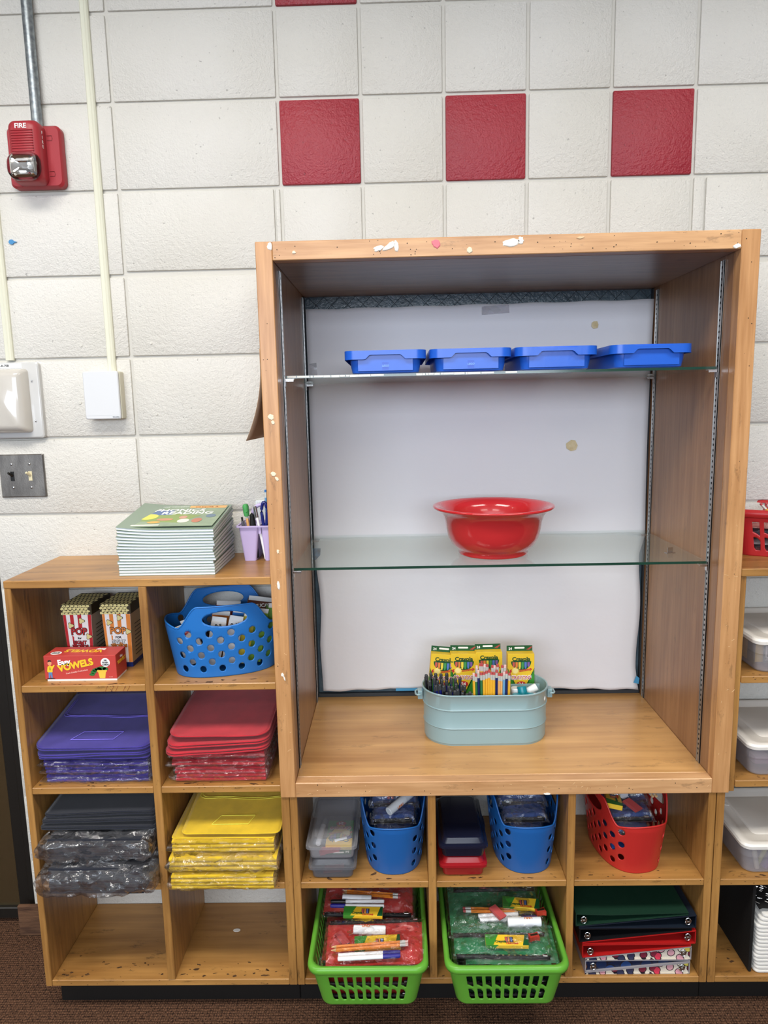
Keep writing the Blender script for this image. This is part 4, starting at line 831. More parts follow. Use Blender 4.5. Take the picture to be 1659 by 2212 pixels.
def popcorn(loc, label, strip, col, base, num2):
    t = thing('popcorn_game_box', label, 'game box', loc, -.02, 'tall popcorn game boxes in the top left cubby'); w, d, h = .0355, .052, .166
    ms = mat('strip_'+strip, col, .45)
    bm = BM(); loft(bm, [[(x, y, z) for x, y in ((-w+i, -d+i), (w-i, -d+i), (w-i, d-i), (-w+i, d-i))] for i, z in ((.004, .012), (-.0005, .140))]); ob('carton', bm, mat('dim_side_'+strip, (178, 168, 150) if strip == 'red' else (186, 160, 120), .5), t)
    bm = BM(); box(bm, -w+.0042, w-.0042, -d+.0042, d-.0042, 0, .0125); ob('base', bm, mat('base_'+strip, base, .4), t)
    bm = BM(); box(bm, -w-.0035, w+.0035, -d-.0035, d+.0035, .140, h, bev=.001); ob('popcorn_lid', bm, mat('kernel_ground', (58, 50, 30), .6), t)
    rd = random.Random(len(strip)); yy = -d-.0037
    for r in range(4):
        for c in range(8):
            x = -w+.0005+c*.0100+(.005 if r % 2 else 0); z = .1428+r*.0066
            if x > w-.001: continue
            pts = [(x+(.0046+.0011*math.cos(3*a+r+c))*math.cos(a), max(.1402, min(h-.0003, z+(.0034+.0009*math.cos(3*a+c))*math.sin(a)))) for a in np.linspace(0, 2*PI, 13)[:-1]]
            decal(t, pts, m_kern, yy-.0002*(c % 2), 'printed_kernel', th=.0003)
            if rd.random() < .35: decal(t, ell(x, z, .0009, .0009, 6), m_kline, yy-.0003, 'printed_dot', th=.0001)
    for r in range(7):      # kernels on the lid top too
        for c in range(8):
            x = -w+.001+c*.0098+(.004 if r % 2 else 0); y = -d+.004+r*.0150
            if x > w: continue
            decal(t, [(x+(.0040+.0010*math.cos(3*a))*math.cos(a), y+(.0062+.001*math.cos(3*a))*math.sin(a)) for a in np.linspace(0, 2*PI, 9)[:-1]], m_kern, h+.0003, 'printed_kernel', plane='xy')
    yf = -d
    fr = lambda x, z: x
    tilt = (.0045)/.128
    pf = ob('front_panel', prism(BM(), [(-w+.004, .0125), (w-.004, .0125), (w+.0003, .1398), (-w-.0003, .1398)], -.0003, 0, 'xz'), m_white, t, loc=(0, -d+.0035, 0), rot=(tilt, 0, 0))
    for a, b_ in ((-1, -.80), (-.52, -.26), (.02, .30), (.76, 1)) if strip == 'red' else ((-1, -.82), (-.50, -.22), (.05, .33), (.70, 1)):
        decal(pf, [(a*(w-.004), .0128), (b_*(w-.004), .0128), (b_*w, .1396), (a*w, .1396)], ms, -.0003, 'stripe')
    decal(pf, [(-.022, .103), (.0225, .105), (.020, .088), (.016, .084), (.015, .066), (-.014, .066), (-.013, .082), (-.019, .088)], m_white, -.0005, 'logo_ground')
    text('POP', .0235, m_black, pf, (0.001, -.0009, .0955), bold=.0018, sx=.93); text('POP', .0235, ms, pf, (0.001, -.0013, .0955), bold=.0004, sx=.93)
    text('for' if strip == 'red' else 'FOR', .0078, m_black, pf, (0.001, -.0009, .0785), bold=.0003)
    text('SIGHT', .0120, m_black, pf, (.001, -.0009, .0670), bold=.0010); text('SIGHT', .0120, m_white if strip != 'red' else ms, pf, (.001, -.0012, .0670), bold=.0002)
    text('WORDS', .0110, m_black, pf, (.001, -.0009, .0565), bold=.0009); text('WORDS', .0110, ms, pf, (.001, -.0012, .0565), bold=.0002)
    if num2: text('2', .032, m_black, pf, (.001, -.0009, .036), bold=.0016); text('2', .032, ms, pf, (.001, -.0013, .036), bold=.0003)
    for kx, kz in ((-.018, .112), (.010, .124), (.025, .083)) if strip == 'red' else ((-.019, .118), (.008, .130), (.027, .094)):
        for m_, q, dy in ((m_kline, 1.18, 0), (m_kern, 1.0, .0003)):
            decal(pf, [(kx+q*(.0062+.0017*math.cos(3*a))*math.cos(a), kz+q*(.0060+.0017*math.cos(3*a))*math.sin(a)) for a in np.linspace(0, 2*PI, 19)[:-1]], m_, -.0012-dy, 'printed_kernel')
    for k in range(9):
        bm = BM(); box(bm, w-.0015, w-.0005, -.038, .030, .030+k*.010, .0312+k*.010); ob('printed_line', bm, m_kline, t, rot=(0, .028, 0), loc=(.0012, 0, 0))
    return t
popcorn((-.5270, -.112, .8807), 'tall popcorn striped game box with red and white stripes', 'red', (190, 42, 48), (180, 40, 44), False)
popcorn((-.4300, -.110, .8807), 'tall popcorn striped game box with orange and white stripes and blue base', 'orange', (226, 138, 60), (26, 44, 108), True)
# ---- oval baskets
def oval_basket(name, label, loc, rz, rgb, a=.128, b=.088, group=None, hl=.124, hh=.178):
    t = thing(name, label, 'basket', loc, rz, group); m = mat('basket_%d_%d_%d' % rgb, rgb, .36, spec=.5, bump=.00015, bscale=80)
    poly = [(a*math.copysign(abs(math.cos(q))**.82, math.cos(q)), b*math.copysign(abs(math.sin(q))**.82, math.sin(q))) for q in np.linspace(0, 2*PI, 97)[:-1]]
    f, T = pathfn(poly)
    def cen(x, y): return x, y
    def fn(u, v):
        x, y = f(u); k = .86+.14*min(1, v/.12)+.02*max(0, v-.12)/.06; return (x*k, y*k, v)
    def vf(u):
        x, y = f(u); q = abs(x)/a; s = max(0, min(1, (.80-q)/.36)); s = s*s*(3-2*s); e = max(0, (q-.8)/.2)
        return (.0, hl+(hh-hl)*s+.010*e)
    mid = [T*.25, T*.75]; holes = []
    for c in mid: holes.append(ell(c, .147, .052, .0185, 40))
    for c in mid:
        for r in range(6):
            z = .022+r*.0180; nn = 10
            for k in range(nn):
                x = (k-(nn-1)/2)*.044/1.45+(0)
                x = (k-(nn-1)/2)*.0255
                if (k+r) % 2: continue
                if abs(x) > .115: continue
                holes.append(ell(c+x, z, .0087, .0087, 16))
    bm = BM(); perforated(bm, fn, T, vf, 300, 60, holes); o = ob('woven_shell', bm, m, t, smooth=True); o.name = 'perforated_shell'; solid(o, .0022, 0)
    bm = BM(); N_ = 150; rim = []
    for k in range(N_): u = T*k/N_; rim.append(fn(u, vf(u)[1]))
    tube(bm, rim, .0022, 6, closed=True); ob('rim', bm, m, t, smooth=True)
    bm = BM(); prism(bm, [(x*.86, y*.86) for x, y in poly], .0004, .0024); ob('floor', bm, m, t)
    return t
A_ = (34, 110, 186); B_ = (28, 92, 162)
oval_basket('oval_basket', 'bright blue oval basket with round holes, full of flash card boxes', (-.163, -.152, .8812), .26, A_, a=.141, b=.093)
oval_basket('oval_basket', 'blue oval basket end-on beside the clear pencil boxes, holding blue bagged pouches', (.2490, -.1390, .3632), PI/2+.02, B_, b=.084)
oval_basket('oval_basket', 'blue oval basket end-on beside the navy pencil box, holding blue bagged pouches', (.5830, -.1390, .3632), PI/2+.02, B_, b=.084)
oval_basket('oval_basket', 'red oval basket standing askew in the right cubby under the tall case', (.8490, -.1420, .3632), PI/2+.13, (188, 44, 40), b=.086)
# flash card boxes inside the first blue basket
rd = random.Random(21)
def cardbox(x, y, z, w, d, h, rgb, rx, ry, rz, label, writing=None, wc=None, open_=True):
    t = thing('flash_card_pack', label, 'card box', (x, y, z), 0, 'flash card boxes in the blue basket', (rx, ry, rz)); m = mat('pack_%d_%d_%d' % rgb, rgb, .45)
    bm = BM(); box(bm, -w/2, w/2, -d/2, d/2, 0, h, bev=.0005); ob('carton', bm, m, t)
    if open_:
        bm = BM(); prism(bm, [(-d/2, h), (-d/2-.003, h+.012), (-d/2-.002, h+.0125), (-d/2+.001, h)], -w/2+.001, w/2-.001, 'yz'); ob('open_flap', bm, m_white, t)
    bm = BM(); box(bm, -w/2+.002, w/2-.002, -d/2+.002, d/2-.002, h, h+.0015); ob('cards', bm, m_white, t)
    if writing: text(writing, .0125, wc or m_black, t, (0, -d/2-.0004, h-.012), rot=(PI/2, -.2, 0), bold=.0004)
    return t
SP = [(-.226, -.190, .905, .050, .018, .096, (214, 206, 200), .10, -.30, .25, 'white and red flash card box leaning at the left end of the blue basket', 'HSK', m_redp), (-.212, -.160, .905, .050, .020, .102, (26, 26, 48), .05, -.30, .2, 'navy flash card box leaning left, near the left end of the blue basket', None, None),
      (-.178, -.104, .905, .062, .018, .118, (110, 26, 36), .0, .12, .25, 'maroon flash card box at the back of the blue basket', 'G', m_white), (-.108, -.092, .905, .066, .020, .128, (96, 50, 34), .05, .20, .25, 'brown flash card box at the back right of the blue basket', 'MULTIPLICATION', m_white),
      (-.190, -.190, .895, .036, .022, .120, (220, 214, 206), .10, .20, .20, 'white flash card box marked 0-5, seen through the basket handle', '0-5', m_black), (-.190, -.148, .900, .044, .018, .116, (214, 120, 44), .10, .16, .20, 'orange flash card box behind the white ones in the blue basket', None, None),
      (-.152, -.184, .895, .034, .020, .120, (224, 222, 220), .10, .22, .20, 'white flash card box marked 0-12, seen through the basket handle', '0-12', m_black), (-.145, -.146, .900, .038, .018, .120, (38, 110, 190), .08, .18, .20, 'blue flash card box in the middle of the blue basket', None, None),
      (-.120, -.172, .895, .028, .020, .124, (212, 190, 60), .08, .20, .20, 'yellow flash card box in the middle of the blue basket', 'MATH', m_redp), (-.094, -.158, .895, .032, .026, .128, (132, 178, 62), .06, .20, .25, 'light green flash card box right of the yellow one', None, None), (-.062, -.140, .900, .032, .030, .128, (112, 160, 70), .03, .16, .35, 'green flash card box at the right end of the blue basket', None, None)]
for s_ in SP: cardbox(*s_[:11], writing=s_[11], wc=s_[12])
# ---- folded cloth packs
PUR, REDC, NAV, YEL = (64, 54, 142), (186, 40, 52), (24, 28, 40), (222, 186, 34)
def cloth(rgb): return mat('cloth_%d_%d_%d' % rgb, rgb, .8, bump=.0004, bscale=900, sheen=.25, spec=.25, var=.15, vscale=30)
def stitch(rgb): return mat('stitch_%d_%d_%d' % rgb, tuple(min(255, int(c*1.4+50)) for c in rgb), .7)
def layer(par, name, x0, x1, yf, yb, zf, zb, m, th=.003, r=.028, wav=.003, seed=0, curl=0.0, pm=None):
    bm = BM(); nx, ny = 26, 22; G = []
    def ins(s): return r-math.sqrt(max(0, r*r-(r-s)**2)) if s < r else 0
    for j in range(ny+1):
        v = (j/ny)**1.5; y = yf+(yb-yf)*v; i_ = ins(max(1e-4, y-yf)); row = []
        for i in range(nx+1):
            u_ = i/nx; x = x0+i_+(x1-x0-2*i_)*u_; z = zf+(zb-zf)*v+wav*nz(u_*2.2+seed, v*1.5, seed)+curl*(u_-.5)*(1-v)
            row.append(bm.verts.new((x, y, z)))
        G.append(row)
    for j in range(ny):
        for i in range(nx): bm.faces.new((G[j][i], G[j][i+1], G[j+1][i+1], G[j+1][i]))
    edge = [tuple(G[j][0].co) for j in range(ny, -1, -1)]+[tuple(G[0][i].co) for i in range(1, nx)]+[tuple(G[j][nx].co) for j in range(ny+1)]
    o = ob(name, bm, m, par, smooth=True); solid(o, th, 0)
    bm = BM(); tube(bm, edge, th*.62, 6); ob('piping', bm, pm or m, o, smooth=True)
    return o
def folded(par, name, x0, x1, yf, yb, z0, z1, m, seed=0, wav=.0012):
    bm = BM(); n = 24; h = (z1-z0)/2; L_ = []
    for i in range(n+1):
        u_ = i/n; x = x0+(x1-x0)*u_; dz = wav*nz(u_*2.5+seed, seed*.7); dy = .003*nz(u_*1.8, seed+3.1); ring = []
        for k in range(9):
            a = PI/2+PI*k/8; ring.append((x, yf+h+dy+h*math.cos(a)*1.0, z0+h+h*math.sin(a)+dz))
        ring.append((x, yb, z0+dz)); ring.append((x, yb, z1+dz)); L_.append(ring)
    loft(bm, L_); return ob(name, bm, m, par, smooth='auto')
m_film = film('crinkled_film', gloss=.60, rough=.07, bscale=55, bdist=.016, haze=.012)
m_film2 = film('loose_film', gloss=.75, rough=.09, bscale=28, bdist=.024, haze=.06)
def bag(par, x0, x1, yf, yb, z0, z1, seed, m=None, amp=.004, droop=0.0, name='clear_wrapper', zmin=None, lim=None):
    bm = BM(); nx, nr = 54, 40; hy, hz, cy, cz_ = (yb-yf)/2, (z1-z0)/2, (yf+yb)/2, (z0+z1)/2; L_ = []
    for i in range(nx+1):
        u_ = i/nx; x = x0+(x1-x0)*u_; e = min(u_, 1-u_)/.06; e = min(1, .30+.70*math.sqrt(max(0, e))); ring = []
        for k in range(nr):
            a = 2*PI*k/nr; c, s = math.cos(a), math.sin(a)
            yy = cy+hy*math.copysign(abs(c)**.35, c); zz = cz_+hz*e*math.copysign(abs(s)**.55, s)
            d = amp*nz(x*28+seed, c*2.6+seed, s*2.6)+amp*.6*nz(x*70+seed, c*6, s*6)
            if c < 0: yy += d*1.4; zz -= droop*max(0, -c)*max(0, -s)*(1-.5*abs(2*u_-1)+.4*nz(x*14, seed))
            zz += d*.7*(1 if abs(s) > .3 else .3)
            if zmin is not None and yy > -.285: zz = max(zz, zmin)
            xx = x+.004*nz(c*3, s*3, seed)*(1 if u_ in (0, 1) else 0)
            if lim and yy > lim[2]: xx = min(max(xx, lim[0]), lim[1]); zz = max(zz, lim[3])
            ring.append((xx, min(yy, yb), zz))
        L_.append(ring)
    loft(bm, L_); return ob(name, bm, m or m_film, par, smooth=True)
def loose_pack(label, rgb, x0, x1, yf, yb, zf, zb, th, grp, seed, n=2, pocket=False, r=.028, curl=0):
    t = thing('folded_seat_sack', label, 'fabric pack', ((x0+x1)/2, yf, zf-th), 0, grp); L0 = t.location; m = cloth(rgb)
    for k in range(n):
        f = (k+1)/n; lo = layer(t, 'cloth_panel', x0+.003*nz(seed, k)-L0.x, x1-.002-L0.x, (.004*(n-1-k)*0+.004*nz(k, seed)), yb-L0.y, th*f-.0015, (zb-zf)+th*f-.0015, m, th=min(.0032, th/n*.8), r=r, wav=.0022, seed=seed+k*.13, curl=curl, pm=m)
    if pocket:
        w = x1-x0; bm = BM(); zz_ = lambda y: th+.0022+(zb-zf)*y/.25
        tube(bm, [(x_, y_, zz_(y_)) for x_, y_ in [(-w*.22, .028)]+[(-w*.22+w*.37*q/6, .028) for q in range(1, 7)]+[(w*.20, .060)]+[(w*.20-w*.35*q/6, .060) for q in range(1, 7)]+[(-w*.22, .028)]], .0006, 4); ob('label_pocket', bm, stitch(rgb), t)
        bm = BM(); pts = [(-w*.44, .21, zz_(.21))]+[(-w*.44+.02*(1-math.cos(q)), .150-.02*math.sin(q), zz_(.145)) for q in np.linspace(0, PI/2, 6)]+[(-w*.38+w*.82*q/12, .130+.004*math.sin(q*.6), zz_(.132)) for q in range(1, 13)]; 
        tube(bm, pts, .0006, 4); tube(bm, [(p_[0]-.004, p_[1]-.006, p_[2]-.0006) for p_ in pts], .0006, 4); ob('flap_stitching', bm, stitch(rgb), t)
    return t
ZSH = lambda z: .3634 if z < .55 else .6208
def wrapped_pack(label, rgb, x0, x1, yf, yb, z0, z1, grp, seed, n=3, droop=0, amp=.003, m=None, over=.012, zmin=None, below=.0):
    t = thing('wrapped_seat_sack', label, 'fabric pack', ((x0+x1)/2, yf, z0), 0, grp); L0 = t.location; c = cloth(rgb); H0 = z1-z0
    for k in range(n):
        a, b_ = z0+.001+H0*k/n*.94, z0+.0005+H0*(k+1)/n*.94
        folded(t, 'folded_cloth', x0+.004*nz(seed, k*1.7)-L0.x, x1-.004*abs(nz(k*2.1, seed))-L0.x, .004+.004*nz(k*.9, seed)+.002, yb-L0.y, a-L0.z, b_-L0.z-.0004, c, seed+k)
    o = bag(t, x0-over-L0.x, x1+over-L0.x, -.006, yb-L0.y, -below-.0002, z1-L0.z+.0015, seed, m, amp, droop, zmin=None if zmin is None else zmin-L0.z, lim=((-.6225 if x0 < -.33 else -.3070)-L0.x, (-.3290 if x0 < -.33 else -.0210)-L0.x, -.2785-L0.y, ZSH(z0)-L0.z))
    return t
X0, X1 = -.6195, -.3335
g = 'purple fabric packs in the left cubby'
loose_pack('purple stitched fabric sack lying open on top of the purple stack', PUR, -.6185, -.3340, -.262, -.010, .7180, .752, .010, g, 1, 2, True)
loose_pack('purple fabric sack, second from the top of the purple stack', PUR, -.6185, -.3350, -.260, -.010, .7010, .712, .010, g, 2, 2, False, curl=.006)
loose_pack('unwrapped purple fabric sack lying directly on the wrapped purple ones', PUR, -.6120, -.3400, -.256, -.010, .6880, .694, .007, g, 3, 1, False, r=.010)
wrapped_pack('purple fabric sack in clear film, topmost of the three wrapped purple ones', PUR, -.6020, -.3460, -.258, -.012, .6630, .6800, g, 4, 2, over=.011)
wrapped_pack('purple fabric sack in clear film, middle of the three wrapped purple ones', PUR, -.5990, -.3460, -.256, -.012, .6430, .6615, g, 5, 2, over=.011)
wrapped_pack('purple fabric sack in clear film lying on the shelf board under the others', PUR, -.5970, -.3470, -.258, -.012, .6208, .6415, g, 6, 2, over=.011)
g = 'red fabric packs in the second column cubby'
loose_pack('red stitched fabric sack lying open on top of the red stack', REDC, -.2900, -.0460, -.262, -.010, .7440, .760, .008, g, 11, 1, False, r=.034)
loose_pack('red fabric sack, second from the top of the red stack', REDC, -.2960, -.0460, -.266, -.010, .7270, .738, .012, g, 12, 2, False, r=.032, curl=.010)
loose_pack('red fabric sack, third from the top of the red stack, its rounded flap showing', REDC, -.3000, -.0470, -.268, -.010, .7090, .716, .012, g, 13, 2, False, r=.030, curl=.012)
wrapped_pack('red fabric sack in clear film, topmost of the three wrapped red ones', REDC, -.2830, -.0580, -.262, -.012, .6830, .7010, g, 14, 2, over=.010)
wrapped_pack('red fabric sack in clear film, middle of the three wrapped red ones', REDC, -.2840, -.0580, -.266, -.012, .6650, .6815, g, 15, 2, over=.012)
wrapped_pack('red fabric sack in clear film, the thick one lying on the shelf board', REDC, -.2780, -.0580, -.262, -.012, .6208, .6635, g, 16, 4, over=.012)
g = 'yellow fabric packs in the second column cubby'
loose_pack('yellow stitched fabric sack with a clear label pocket, topmost of the yellow stack', YEL, -.2700, -.0260, -.268, -.010, .4930, .520, .010, g, 21, 1, True, r=.014)
loose_pack('yellow fabric sack with angled side, second from the top of the yellow stack', YEL, -.2950, -.0400, -.266, -.010, .4800, .486, .012, g, 22, 2, False, r=.006)
wrapped_pack('yellow fabric sack in clear film, topmost of the three wrapped yellow ones', YEL, -.2930, -.0420, -.282, -.012, .4460, .4785, g, 23, 3, over=.010)
wrapped_pack('yellow fabric sack in loose clear film, middle of the three wrapped yellow ones', YEL, -.2980, -.0340, -.298, -.012, .4060, .4440, g, 24, 3, over=.006, amp=.006, m=m_film2)
wrapped_pack('yellow fabric sack in clear film hanging over the shelf edge, lowest of the yellow ones', YEL, -.2920, -.0420, -.306, -.012, .3632, .4040, g, 25, 4, over=.008, amp=.004)
g = 'navy fabric packs in the left cubby'
loose_pack('navy folded fabric sack on top of the navy stack', NAV, -.6060, -.3340, -.262, -.010, .5480, .560, .012, g, 31, 2, False, r=.006, curl=.008)
loose_pack('navy folded fabric sack, second from the top of the navy stack', NAV, -.6120, -.3330, -.266, -.010, .5330, .538, .011, g, 32, 2, False, r=.006, curl=.006)
loose_pack('navy folded fabric sack lying directly on the big film bags', NAV, -.6160, -.3330, -.268, -.010, .5150, .520, .011, g, 33, 2, False, r=.006)
wrapped_pack('navy fabric bundle in a big loose film bag bulging from the cubby, the upper one', NAV, -.5900, -.3600, -.300, -.012, .4420, .4990, g, 34, 6, droop=.020, amp=.008, m=m_film2, over=.0265, zmin=.3634)
wrapped_pack('navy fabric bundle in a big loose film bag sagging below the shelf edge', NAV, -.5850, -.3560, -.318, -.012, .3632, .4340, g, 35, 8, droop=.052, amp=.009, m=m_film2, over=.030, zmin=.3634)
# ---- pencil boxes
def clearmat(name, rgb, k=.45, rough=.18):
    if name in MATS: return MATS[name]
    m = bpy.data.materials.new(name); m.use_nodes = True; nt = m.node_tree; N = nt.nodes.new; L = nt.links.new; b = nt.nodes['Principled BSDF']; out = nt.nodes['Material Output']
    b.inputs['Base Color'].default_value = (*lin(rgb), 1); b.inputs['Roughness'].default_value = rough
    tr = N('ShaderNodeBsdfTransparent'); tr.inputs[0].default_value = (.94, .94, .95, 1); mx = N('ShaderNodeMixShader'); mx.inputs[0].default_value = k
    L(tr.outputs[0], mx.inputs[1]); L(b.outputs[0], mx.inputs[2]); L(mx.outputs[0], out.inputs[0]); MATS[name] = m; return m
def pencil_box(label, loc, w, d, h, m, ml, grp, zones=False):
    t = thing('pencil_box', label, 'pencil box', loc, 0, grp)
    bm = BM(); R_ = lambda i, z, r=.012: [(x, y, z) for x, y in rrect(-w/2+i, w/2-i, -d/2+i, d/2-i, r, 4)]
    loft(bm, [R_(.010, 0), (R_(.006, .004)), R_(.002, h*.62), R_(.0038, h*.62), R_(.008, .0055), R_(.012, .002)], closed_ends=True); ob('body', bm, m, t, smooth='auto')
    bm = BM(); loft(bm, [R_(-.001, h*.56), R_(-.0035, h*.58), R_(-.0035, h*.70), R_(0, h*.74), R_(.004, h*.75), R_(.010, h*.97), R_(.014, h), R_(.016, h)], closed_ends=False)
    prism(bm, rrect(-w/2+.0155, w/2-.0155, -d/2+.0155, d/2-.0155, .012, 4), h-.0015, h-.0003); ob('lid', bm, ml, t, smooth='auto')
    bm = BM(); box(bm, w/2+.0035, w/2+.006, -.02, .02, h*.45, h*.72, bev=.001); ob('latch', bm, ml, t)
    return t
mc1, mc2 = clearmat('clear_box', (176, 176, 180), .30), clearmat('smoke_box', (110, 112, 118), .55)
g = 'pencil boxes in the cubbies under the tall case'
pencil_box('smoky grey translucent pencil box under the clear one, beside the blue basket', (.0975, -.165, .3632), .112, .205, .0500, mc2, mc2, g)
pencil_box('clear pencil box with supplies inside, on top of the smoky grey one', (.0965, -.158, .4140), .120, .215, .0540, mc1, mc1, g)
pencil_box('dark red pencil box under the navy one, beside the blue basket', (.4210, -.160, .3632), .112, .205, .0490, mat('red_box_plastic', (150, 24, 32), .25, coat=.3), mat('red_box_plastic', (150, 24, 32), .25, coat=.3), g)
pencil_box('navy pencil box stacked on the dark red one', (.4215, -.160, .4130), .114, .205, .0520, mat('navy_box_plastic', (20, 24, 44), .2, coat=.4), mat('navy_box_plastic', (20, 24, 44), .2, coat=.4), g)
# loose supplies
def crayon_pack(label, c, rz, tilt=(0, 0), w=.070, d=.030, h=.012, group='small crayon packs lying on the pouches', flip=False):
    t = thing('crayon_pack', label, 'crayon box', c, 0, group, (tilt[0], tilt[1], rz))
    bm = BM(); box(bm, -w/2, w/2, -d/2, d/2, 0, h, bev=.0006); ob('carton', bm, m_yel, t)
    decal(t, [(-w/2, -d/2), (-w/2+.018, -d/2), (-w/2+.032, d/2), (-w/2, d/2)], m_grn2, h+.0003, 'green_panel', plane='xy'); decal(t, [(w/2-.014, -d/2), (w/2, -d/2), (w/2, d/2), (w/2-.006, d/2)], m_grn, h+.0003, 'green_panel', plane='xy')
    decal(t, [(-.004, -.007), (.016, -.007), (.016, .008), (-.004, .008)], mat('window_brown', (70, 60, 50), .5), h+.0003, 'window', plane='xy')
    for k, c_ in enumerate(((206, 90, 80), (240, 150, 60), (90, 120, 190))): decal(t, [(-.003+k*.006, -.006), (.001+k*.006, -.006), (.001+k*.006, .007), (-.003+k*.006, .007)], mat('crayon_s%d' % k, c_, .5), h+.0005, 'printed_crayon', plane='xy')
    text('Crayola', .0085, m_grn, t, (-.015, -.006, h+.0006), rot=(0, 0, 0), bold=.0003); text('CRAYONS', .0062, m_redp, t, (.012, -.0110, h+.0006), rot=(0, 0, 0), bold=.0002)
    decal(t, [(-w/2, 0), (-w/2+.022, 0), (-w/2+.030, h), (-w/2, h)], m_grn2, -d/2-.0001, 'green_panel')
    return t
def eraser(label, c, rz, tilt=(0, 0), group='pink block erasers on the pouches'):
    bm = BM(); prism(bm, [(-.026, 0), (.020, 0), (.026, .010), (-.020, .010)], -.009, .009, 'xz'); o = ob('block_eraser', bm, m_eras); o.location = c; o.rotation_euler = (tilt[0], tilt[1], rz); return tag(o, label, 'eraser', group)
def sharpener(label, c, rz):
    t = thing('sharpener', label, 'sharpener', c, rz, 'red sharpeners on the green pouches'); m = mat('sharpener_red', (172, 52, 36), .35)
    bm = BM(); prism(bm, [(-.012, -.008), (-.003, -.006), (.004, -.006), (.012, -.009), (.012, .009), (.004, .006), (-.003, .006), (-.012, .008)], 0, .011, 'xy'); ob('body', bm, m, t); bm = BM(); box(bm, -.009, .010, -.003, .003, .0111, .0122); ob('blade', bm, m_clip, t); return t
def marker(label, p, q, capc, group, r=.0052, body=(232, 232, 232)):
    p = Vector(p); q = Vector(q); d = q-p; Ln = d.length; t = thing('marker', label, 'marker', p, 0, group, d.to_track_quat('Z', 'Y').to_euler())
    bm = BM(); lathe(bm, [(.0002, 0), (r*.9, .001), (r, .003), (r, Ln*.72)], 14); ob('barrel', bm, mat('marker_body_%d' % body[0], body, .35), t, smooth='auto')
    bm = BM(); lathe(bm, [(r*1.06, Ln*.72), (r*1.06, Ln-.004), (r*.8, Ln), (.0002, Ln)], 14); ob('cap', bm, mat('marker_cap_%d_%d_%d' % capc, capc, .35), t, smooth='auto'); return t
# inside the clear pencil box
gi = 'supplies seen through the clear pencil box'
crayon_box('crayon_box', 'upside down crayon box seen through the lid of the clear pencil box', (.112, -.135, .4290), (PI/2, PI, 0), gi, w=.066, h=.100, d=.016)
marker('white marker seen through the left side of the clear pencil box', (.058, -.215, .4250), (.066, -.110, .4250), (150, 150, 152), gi, r=.0070)
eraser('pink block eraser at the front of the clear pencil box', (.090, -.238, .4190), .25, group=gi); marker('navy capped marker at the front of the clear pencil box', (.100, -.222, .4360), (.142, -.205, .4360), (30, 40, 110), gi)
eraser('salmon block eraser lying inside the smoky grey pencil box', (.098, -.235, .3660), .1, group=gi)
def pouch(label, c, w, d, rgb, rot, grp, seed, th=.008, zip_=True, wrap=.016, zipy=-1, wmat=None):
    t = thing('zip_pouch', label, 'pouch', c, 0, grp, rot); m = cloth(rgb); bm = BM(); nx, ny = 22, 14; T_, B2 = [], []
    for j in range(ny+1):
        r1, r2 = [], []
        for i in range(nx+1):
            u_, v = i/nx, j/ny; x, y = (u_-.5)*w, (v-.5)*d; e = min(1, 8*min(u_, 1-u_))*min(1, 6*min(v, 1-v)); q = .0022*nz(u_*4+seed, v*3, seed)
            r1.append(bm.verts.new((x, y, .0015+th*.5*e**.5+th*.3+q))); r2.append(bm.verts.new((x, y, .0004)))
        T_.append(r1); B2.append(r2)
    for j in range(ny):
        for i in range(nx): bm.faces.new((T_[j][i], T_[j][i+1], T_[j+1][i+1], T_[j+1][i])); bm.faces.new((B2[j][i], B2[j+1][i], B2[j+1][i+1], B2[j][i+1]))
    for i in range(nx): bm.faces.new((T_[0][i], B2[0][i], B2[0][i+1], T_[0][i+1])); bm.faces.new((T_[ny][i], T_[ny][i+1], B2[ny][i+1], B2[ny][i]))
    for j in range(ny): bm.faces.new((T_[j][0], T_[j+1][0], B2[j+1][0], B2[j][0])); bm.faces.new((T_[j][nx], B2[j][nx], B2[j+1][nx], T_[j+1][nx]))
    ob('pouch_body', bm, m, t, smooth='auto')
    if zip_:
        mz = mat('black_zip_tape', (20, 18, 18), .55); bm = BM(); y0 = zipy*(d/2+.004)
        pts = [(-w/2+.004+(w-.008)*k/16, y0+.001*nz(k*.4, seed), th*.5+.0018*nz(k*.5, seed+2)) for k in range(17)]
        tube(bm, pts, [.0052]*17, 6); o = ob('zip_tape', bm, mz, t, smooth=True)
        bm = BM(); [box(bm, p_[0]-.0022, p_[0]+.0022, p_[1]-.0012, p_[1]+.0012, p_[2]+.0052, p_[2]+.0062) for p_ in pts]; o2 = ob('zip_teeth', bm, m_clip, o); o2['kind'] = 'stuff'
        bm = BM(); box(bm, w/2-.022, w/2-.010, y0-.003, y0+.003, th*.5+.0050, th*.5+.0085, bev=.0006); ob('zip_pull', bm, m_clip, t)
    if wrap:
        bm = BM(); G = []; nx, ny = 40, 26
        for j in range(ny+1):
            row = []
            for i in range(nx+1):
                u_, v = i/nx, j/ny; x, y = (u_-.5)*(w+.016), (v-.5)*(d+.020); e = min(1, 7*min(u_, 1-u_))*min(1, 6*min(v, 1-v))
                row.append(bm.verts.new((x+.003*nz(v*7, seed), y+.003*nz(u_*9, seed+5), .002+(th+wrap)*e**.5*(1)+.0035*nz(u_*9+seed, v*7, seed)*(e**.3))))
            G.append(row)
        for j in range(ny):
            for i in range(nx): bm.faces.new((G[j][i], G[j][i+1], G[j+1][i+1], G[j+1][i]))
        ob('clear_wrapper', bm, wmat or m_film, t, smooth=True)
    return t
